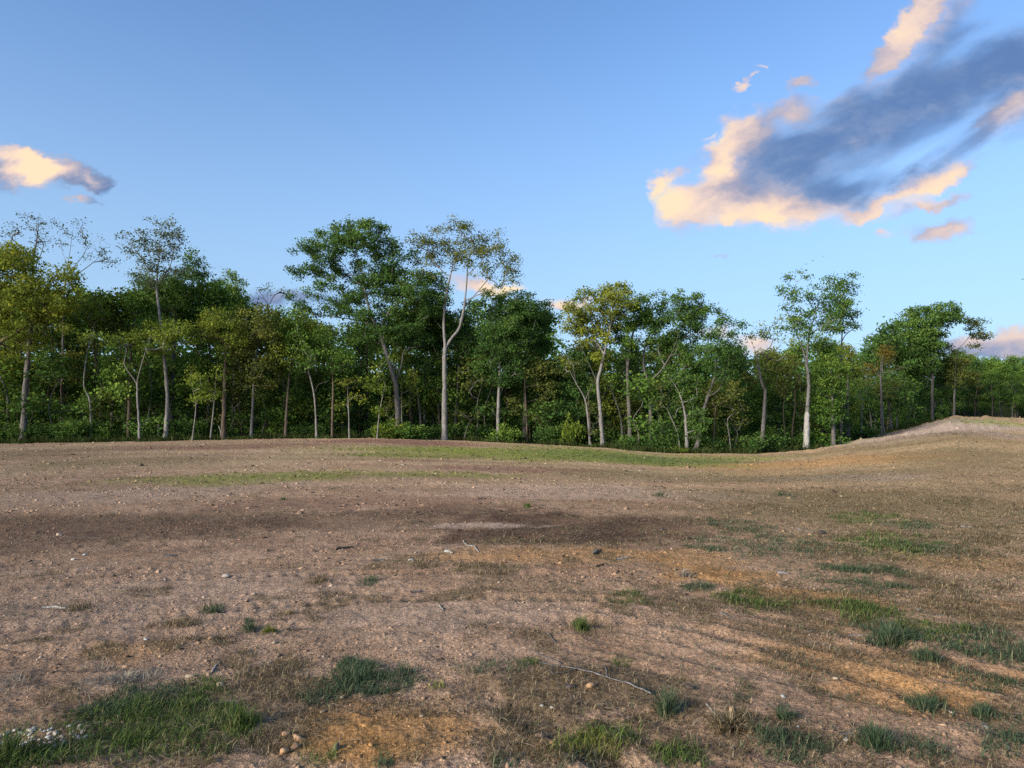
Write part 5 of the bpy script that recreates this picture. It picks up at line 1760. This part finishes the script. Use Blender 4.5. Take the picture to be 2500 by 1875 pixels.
for ms, p_, w_, nm, lab in [
    (ST_WHITE, s5(100, 1558), 26, 'white_stone', 'largest white stone at the front of the corner gravel'),
    (ST_TAN, s5(1076, 1258), 23, 'tan_stone', 'beige stone at the top edge of the green grass patch'),
    (ST_TAN, s5(935, 1218), 24, 'tan_stone', 'flat tan stone just above the green grass patch'),
    (ST_WHITE, s5(417, 618), 11, 'white_stone', 'small white stone alone on the dark soil at left'),
    (ST_PALE, s5(360, 634), 13, 'pale_stone', 'dull pale stone beside the white one at left'),
    (ST_TAN, s5(294, 518), 18, 'tan_stone', 'brown stone on the tilled soil far left'),
    (ST_WHITE, s5(716, 1030), 13, 'pale_stone', 'pale stone among dead grass above the green patch'),
    (ST_ORANGE, s5(1040, 1036), 22, 'clay_lump', 'orange brown stone in dead grass at left centre'),
    (ST_ORANGE, s5(1405, 1495), 24, 'clay_lump', 'orange clay lump topmost of four beside the green patch'),
    (ST_ORANGE, s5(1462, 1518), 30, 'clay_lump', 'orange clay lump rightmost of four beside the green patch'),
    (ST_ORANGE, s5(1395, 1584), 32, 'clay_lump', 'orange clay lump lowest of four beside the green patch'),
    (ST_ORANGE, s5(1450, 1562), 28, 'clay_lump', 'orange clay lump above the lowest one beside the green patch'),
    (ST_DARK, s5(1650, 1570), 26, 'dark_clod', 'dark clod at the bottom left of centre'),
    (ST_TAN, s5(1585, 1383), 15, 'tan_stone', 'small tan stone on orange dirt left of centre'),
    (ST_TAN, s5(1682, 1318), 12, 'tan_stone', 'small tan stone below the blue green tussocks left of centre'),
    (ST_TAN, s5(1320, 1135), 12, 'tan_stone', 'small tan stone among dead stalks at left centre'),
    (ST_PALE, s5(1110, 718), 22, 'pale_stone', 'flat greyish stone on the pinkish dirt at left centre'),
    (ST_PALE, s6(412, 638), 19, 'pale_stone', 'pale stone among dead grass in the centre'),
    (ST_TAN, s6(434, 605), 13, 'tan_stone', 'small tan stone above the pale one in the centre'),
    (ST_TAN, s6(268, 1336), 10, 'tan_stone', 'small round stone under the blue green tussocks'),
    (ST_TAN, s6(462, 1410), 12, 'tan_stone', 'small tan stone on orange dirt at bottom centre'),
    (ST_TAN, s6(645, 1376), 12, 'tan_stone', 'small tan stone on the dirt below the bottom centre straw'),
    (ST_PALE, s6(1050, 1362), 11, 'pale_stone', 'small pale stone below the long branch'),
    (ST_PALE, s6(1102, 1374), 13, 'pale_stone', 'pale stone just right of another below the long branch'),
    (ST_PALE, s6(1532, 1274), 9, 'pale_stone', 'tiny pale stone by the thick end of the long branch'),
    (ST_ORANGE, s6(1290, 1272), 26, 'clay_lump', 'pinkish dirt lump beside the long branch'),
    (ST_DARK, s6(1180, 1270), 30, 'dark_clod', 'dark clod below the middle of the long branch'),
    (ST_ORANGE, s6(1040, 1500), 24, 'clay_lump', 'pale orange dirt lump at bottom centre'),
    (ST_DARK, s6(1640, 492), 14, 'dark_clod', 'black clod on the orange dirt right of the dark soil'),
    (ST_DARK, s6(1048, 372), 10, 'dark_clod', 'black lump at the far rim of the dark soil'),
    (ST_DARK, s7(815, 510), 26, 'dark_clod', 'black flat lump among grass tufts on the right'),
    (ST_PALE, s7(936, 1522), 22, 'pale_stone', 'pale pink stone by a short stick at lower right'),
    (ST_WHITE, s7(700, 1464), 10, 'white_stone', 'tiny white stone at lower right'),
    (ST_WHITE, s7(630, 1320), 14, 'pale_stone', 'flat pale stone on the lower right ruts'),
    (ST_ORANGE, s7(375, 1385), 20, 'clay_lump', 'dirt lump nested in the dead grass hummock'),
    (ST_TAN, s7(885, 1225), 16, 'tan_stone', 'orange stone on the lower right ruts'),
    (ST_TAN, s7(965, 1058), 12, 'tan_stone', 'tan stone left of the blue green tussocks on the right'),
    (ST_TAN, s7(825, 1055), 11, 'tan_stone', 'small tan stone on bare dirt at right centre'),
    (ST_DARK, s7(165, 1275), 30, 'dark_clod', 'dark hollowed clod right of the blue green tussock'),
    (ST_DARK, s7(1225, 770), 20, 'dark_clod', 'dark clod among the right grass tufts'),
]:
    put_stone(random.choice(ms), *p_, w_, lab, nm, 'clod' if nm == 'dark_clod' else ('lump' if nm == 'clay_lump' else 'stone'))


def stick(pts, wpx, bark, label, name='stick', cat='stick', forks=(), lift=.5, taper=.5):
    rng = np.random.default_rng(abs(hash(label)) % 99991 if False else sum(map(ord, label)))
    P, par, rr = [], [], []
    G = [gpt(*p) for p in pts]
    wm = wpx * G[len(G) // 2][1] / F
    def run(Q, parent, w0, w1):
        last = parent
        L = sum(np.linalg.norm(Q[i + 1] - Q[i]) for i in range(len(Q) - 1)) + 1e-6
        s = 0
        for i in range(len(Q) - 1):
            m = max(2, int(np.linalg.norm(Q[i + 1] - Q[i]) / max(.04, wm * 1.2)))
            for j in range(0 if (i == 0 and parent < 0) else 1, m + 1):
                p = Q[i] + (Q[i + 1] - Q[i]) * j / m
                t = (s + np.linalg.norm(p - Q[i])) / L
                r = .5 * (w0 + (w1 - w0) * t) * (1 + rng.normal() * .08)
                p = p.copy()
                p[:2] += rng.normal(size=2) * wm * .12
                p[2] = float(gsurf(np.array([p[0]]), np.array([p[1]]))[0])
                P.append(p)
                par.append(last)
                rr.append(r)
                last = len(P) - 1
            s += np.linalg.norm(Q[i + 1] - Q[i])
    run(G, -1, wm, wm * taper)
    k0 = len(P)
    A = np.array(P)
    z = A[:, 2]
    zl = np.maximum(np.convolve(np.pad(z, 2, 'edge'), np.ones(5) / 5, 'valid'), z)     # the wood does not follow every crumb
    for k in range(k0):
        P[k][2] = zl[k] + rr[k] * lift
    for fk in forks:
        Q = [gpt(*p) for p in fk]
        k = int(np.argmin(np.linalg.norm(np.array(P)[:k0, :2] - Q[0][:2], axis=1)))
        n0 = len(P)
        run([P[k].copy()] + Q[1:], k, wm * .55, wm * .25)
        for i in range(n0, len(P)):
            P[i][2] += rr[i] * lift + .01
    P = np.array(P)
    V, Q = tubes(P, np.array(par), np.array(rr), rng)
    base = P[0].copy()
    return link(name, make_mesh(name, V - base, [Q], BARK[bark], smooth=True), None, tuple(base), label, cat)


stick([s6(1590, 1312), s6(1480, 1262), s6(1400, 1243), s6(1250, 1200), s6(1130, 1168), s6(1015, 1143)], 8, 'pale', 'long pale fallen branch pointing at the blue green tussock', 'fallen_branch', 'branch',
      [[s6(1370, 1236), s6(1365, 1195), s6(1345, 1170)], [s6(1230, 1196), s6(1150, 1216), s6(1090, 1218)]], taper=.45, lift=1.3)
stick([s6(1148, 1158), s6(1080, 1120), s6(996, 1082)], 4, 'pale', 'thin pale twig lying just above the long branch', 'twig', 'twig')
for pts, w, bk, lab, cat in [
    ([s6(665, 543), s6(690, 572), s6(722, 580), s6(742, 600)], 4, 'bare', 'curved whitish stick below the dark soil', 'stick'),
    ([s6(575, 602), s6(614, 609)], 9, 'bare', 'short thick pale wood chunk in the centre', 'wood chunk'),
    ([s6(42, 592), s6(120, 580)], 9, 'brown', 'brown wood chunk on the tilled soil left of centre', 'wood chunk'),
    ([s6(408, 796), s6(475, 788)], 6, 'pale', 'short straight pale stick on bare dirt in the centre', 'stick'),
    ([s6(225, 646), s6(288, 642)], 7, 'pale', 'short pale stick among dead grass left of centre', 'stick'),
    ([s6(1418, 634), s6(1485, 624)], 5, 'bare', 'straight whitish stick right of centre', 'stick'),
    ([s6(1306, 614), s6(1330, 592)], 10, 'pale', 'stubby pale chunk among dead grass right of centre', 'wood chunk'),
    ([s6(1318, 684), s6(1372, 652)], 4, 'brown', 'thin brown stick right of centre', 'stick'),
    ([s6(1080, 1005), s6(1126, 1050)], 4, 'pale', 'thin slanting stick left of the small green tuft', 'stick'),
    ([s6(548, 870), s6(572, 890)], 4, 'bare', 'tiny curved white twig on bare dirt', 'twig'),
    ([s6(265, 822), s6(312, 825)], 5, 'brown', 'short dark stick on bare dirt left of centre', 'stick'),
    ([s6(412, 453), s6(470, 452)], 6, 'brown', 'dark wood piece on the tilled soil', 'wood chunk'),
    ([s5(808, 619), s5(868, 616)], 7, 'pale', 'short tan stick on the dark soil at left', 'stick'),
    ([s5(208, 870), s5(270, 868), s5(345, 879)], 7, 'bare', 'bone pale crooked stick at left', 'stick'),
    ([s5(1408, 980), s5(1528, 970)], 6, 'brown', 'straight brown stick on bare dirt left of centre', 'stick'),
    ([s5(690, 753), s5(765, 743)], 5, 'pale', 'thin pale stick on the pinkish dirt at left', 'stick'),
    ([s5(0, 1082), s5(90, 1092), s5(180, 1083)], 5, 'brown', 'thin brown root along the left edge', 'root'),
    ([s5(1040, 1200), s5(1065, 1150), s5(1080, 1125)], 4, 'bare', 'upright pale dead stalk above the green patch', 'stalk'),
    ([s5(530, 1268), s5(590, 1235)], 5, 'bare', 'pale dry stalk in the straw heap at left', 'stalk'),
    ([s5(600, 1275), s5(640, 1235), s5(645, 1210)], 5, 'bare', 'curved dry stalk at the right end of the straw heap', 'stalk'),
    ([s7(604, 704), s7(660, 711)], 11, 'pale', 'thick pale wood chunk on orange dirt at right', 'wood chunk'),
    ([s7(1278, 874), s7(1352, 906)], 6, 'pale', 'straight pale stick among grass tufts at right', 'stick'),
    ([s7(1380, 906), s7(1420, 914)], 5, 'pale', 'short pale stick just right of a longer one at right', 'stick'),
    ([s7(900, 1508), s7(972, 1493)], 8, 'bare', 'whitish stick beside the pale pink stone at lower right', 'stick'),
    ([s7(1000, 928), s7(1036, 976)], 4, 'bare', 'thin bent straw stalk over the right grass tufts', 'stalk'),
    ([s7(320, 905), s7(380, 925)], 6, 'pale', 'flat grey stick on dirt right of centre', 'stick'),
    ([s7(945, 1000), s7(1035, 1005)], 4, 'pale', 'thin pale stick left of the big right tussock', 'stick'),
    ([s7(1430, 1362), s7(1480, 1380)], 5, 'bare', 'pale splinter at the lower right edge', 'splinter'),
    ([s7(1600, 1436), s7(1640, 1448)], 9, 'pale', 'pale wood chip at the lower right edge', 'wood chip'),
    ([s7(1725, 1562), s7(1740, 1592)], 7, 'bare', 'pale splinter in the bottom right corner', 'splinter'),
    ([s7(1500, 478), s7(1560, 482)], 6, 'pale', 'pale stick on the far right of the field', 'stick'),
    ([s7(700, 486), s7(780, 502)], 4, 'pale', 'thin pale stick above the black lump on the right', 'stick'),
    ([s7(250, 1355), s7(290, 1400), s7(330, 1440)], 5, 'bare', 'yellowish stalk over the dead grass hummock', 'stalk'),
]:
    stick(pts, w, bk, lab, cat.replace(' ', '_'), cat, taper=.7)


def tuft(px, py, wpx, hpx, kd, label, n, seed, name='grass_tuft', cat='grass tuft', bend=.7, dryness=.14):
    rng = np.random.default_rng(seed)
    g = gpt(px, py)
    m = g[1] / F
    r = np.abs(rng.normal(size=n)) * wpx * m * .22
    a = rng.uniform(0, 6.28, n)
    x, y = g[0] + r * np.cos(a), g[1] + r * np.sin(a)
    L = hpx * m * rng.uniform(.5, 1.25, n)
    V, Q, T, c = blades(x, y, L, np.full(n, .0048) * (g[1] / 4.5) ** .6, tone(kd, n, rng, dryness), rng, bend, lean=a)
    me = make_mesh(name, V - g, [Q, T], M_BLADE, {'col': c})
    return link(name, me, None, tuple(g), label, cat)


for px, py, w, h, kd, lab, n, sd in [
    (*s7(55, 1395), 62, 62, 'b', 'blue green tussock standing alone at the end of the long branch', 260, 1),
    (*s6(1245, 985), 44, 40, 'g', 'small upright green tuft on bare dirt in the middle', 120, 2),
    (*s6(985, 378), 16, 14, 'g', 'small green tuft at the far rim of the dark soil', 40, 3),
    (*s5(1392, 345), 20, 12, 'b', 'small blue green tuft on the pinkish dirt at left', 40, 4),
    (*s7(608, 320), 20, 12, 'b', 'small dark tuft far out on the right', 40, 5),
    (*s7(22, 322), 22, 14, 'b', 'blue green tuft far out near the middle', 40, 6),
    (*s5(1228, 970), 40, 26, 'b', 'grey green tuft left of a yellow green one', 90, 7),
    (*s5(1322, 985), 40, 22, 'y', 'yellow green tuft on bare dirt left of centre', 90, 8),
    (*s5(1050, 892), 50, 18, 'b', 'flat grey green tuft at left centre', 90, 9),
    (*s7(1080, 1560), 110, 60, 'b', 'big grey green tussock at the bottom right beside the pale stone', 320, 10),
    (*s7(1150, 1040), 100, 46, 'b', 'big grey green tussock at right centre', 320, 11),
    (*s7(1335, 1135), 70, 40, 'b', 'grey green tussock below the big one at right centre', 160, 12),
    (*s7(1600, 1400), 56, 36, 'b', 'grey green tuft on dirt at the lower right edge', 130, 13),
    (*s7(1320, 1360), 90, 36, 'b', 'long low grey green tuft above the lower right edge', 200, 14),
    (*s7(640, 1430), 44, 36, 'b', 'small grey tuft right of the dead grass hummock', 100, 15),
    (*s5(40, 1620), 110, 90, 'g', 'tall coarse green tuft in the bottom left corner', 160, 16),
    (*s5(1180, 1460), 100, 50, 'g', 'bright green tuft right of the green grass patch', 260, 17),
]:
    tuft(px, py, w, h, kd, lab, n, sd)
tuft(*s7(370, 1470), 130, 46, 'd', 'hummock of matted dead grass at the lower right', 420, 31, 'dead_grass_hummock', 'grass hummock', 1.5, .45)
tuft(*s7(140, 725), 46, 24, 'k', 'pale tangle of dead roots and straw right of centre', 110, 32, 'root_tangle', 'root tangle', 1.2, .5)
tuft(*s5(610, 1240), 120, 22, 'k', 'grey heap of straw above the green grass patch', 320, 33, 'straw_heap', 'straw heap', 1.5, .3)['kind'] = 'stuff'


# ------------------------------------------------------------------ three birds far off
def bird(px, py, label, rz):
    Y = 150.0
    p = at(px, py, Y)
    V = [(0, .16, 0), (.035, .02, .02), (-.035, .02, .02), (0, .02, -.04), (0, -.16, .01), (.05, -.24, .01), (-.05, -.24, .01),
         (.22, .05, .09), (.42, -.06, .03), (.18, -.07, .07), (-.22, .05, .09), (-.42, -.06, .03), (-.18, -.07, .07)]
    T = [(0, 1, 2), (0, 3, 1), (0, 2, 3), (1, 3, 4), (3, 2, 4), (2, 1, 4), (4, 5, 6), (1, 9, 7), (1, 4, 9), (7, 9, 8), (2, 10, 12), (2, 12, 4), (10, 11, 12)]
    me = make_mesh('bird', np.array(V) * 1.15, [np.array(T)], BARK['dark'])
    o = link('bird', me, None, tuple(p), label, 'bird')
    o.rotation_euler = (0, 0, rz)


bird(1968, 645, 'lowest and leftmost of three small birds flying over the right trees', .6)
bird(1984, 637, 'middle one of three small birds flying over the right trees', 1.0)
bird(2010, 626, 'topmost of three small birds flying over the right trees', .3)


# things that still share a label are told apart by their place
_by = {}
for o_ in C.objects:
    if o_.parent is None and o_.get('label') and o_.get('category') in ('tree', 'sapling', 'bush') and 'deep' not in o_['label']:
        _by.setdefault(o_['label'], []).append(o_)
_ord = {2: ('left', 'right'), 3: ('leftmost', 'middle', 'rightmost'), 4: ('leftmost', 'second', 'third', 'rightmost')}
_num = {2: 'two', 3: 'three', 4: 'four'}
for lab_, os_ in _by.items():
    if len(os_) in _ord:
        os_.sort(key=lambda q: q.location.x / q.location.y)
        for w_, q in zip(_ord[len(os_)], os_):
            t_ = f'{lab_}, {w_} of {_num[len(os_)]}'
            if len(t_.split()) <= 16:
                q['label'] = t_
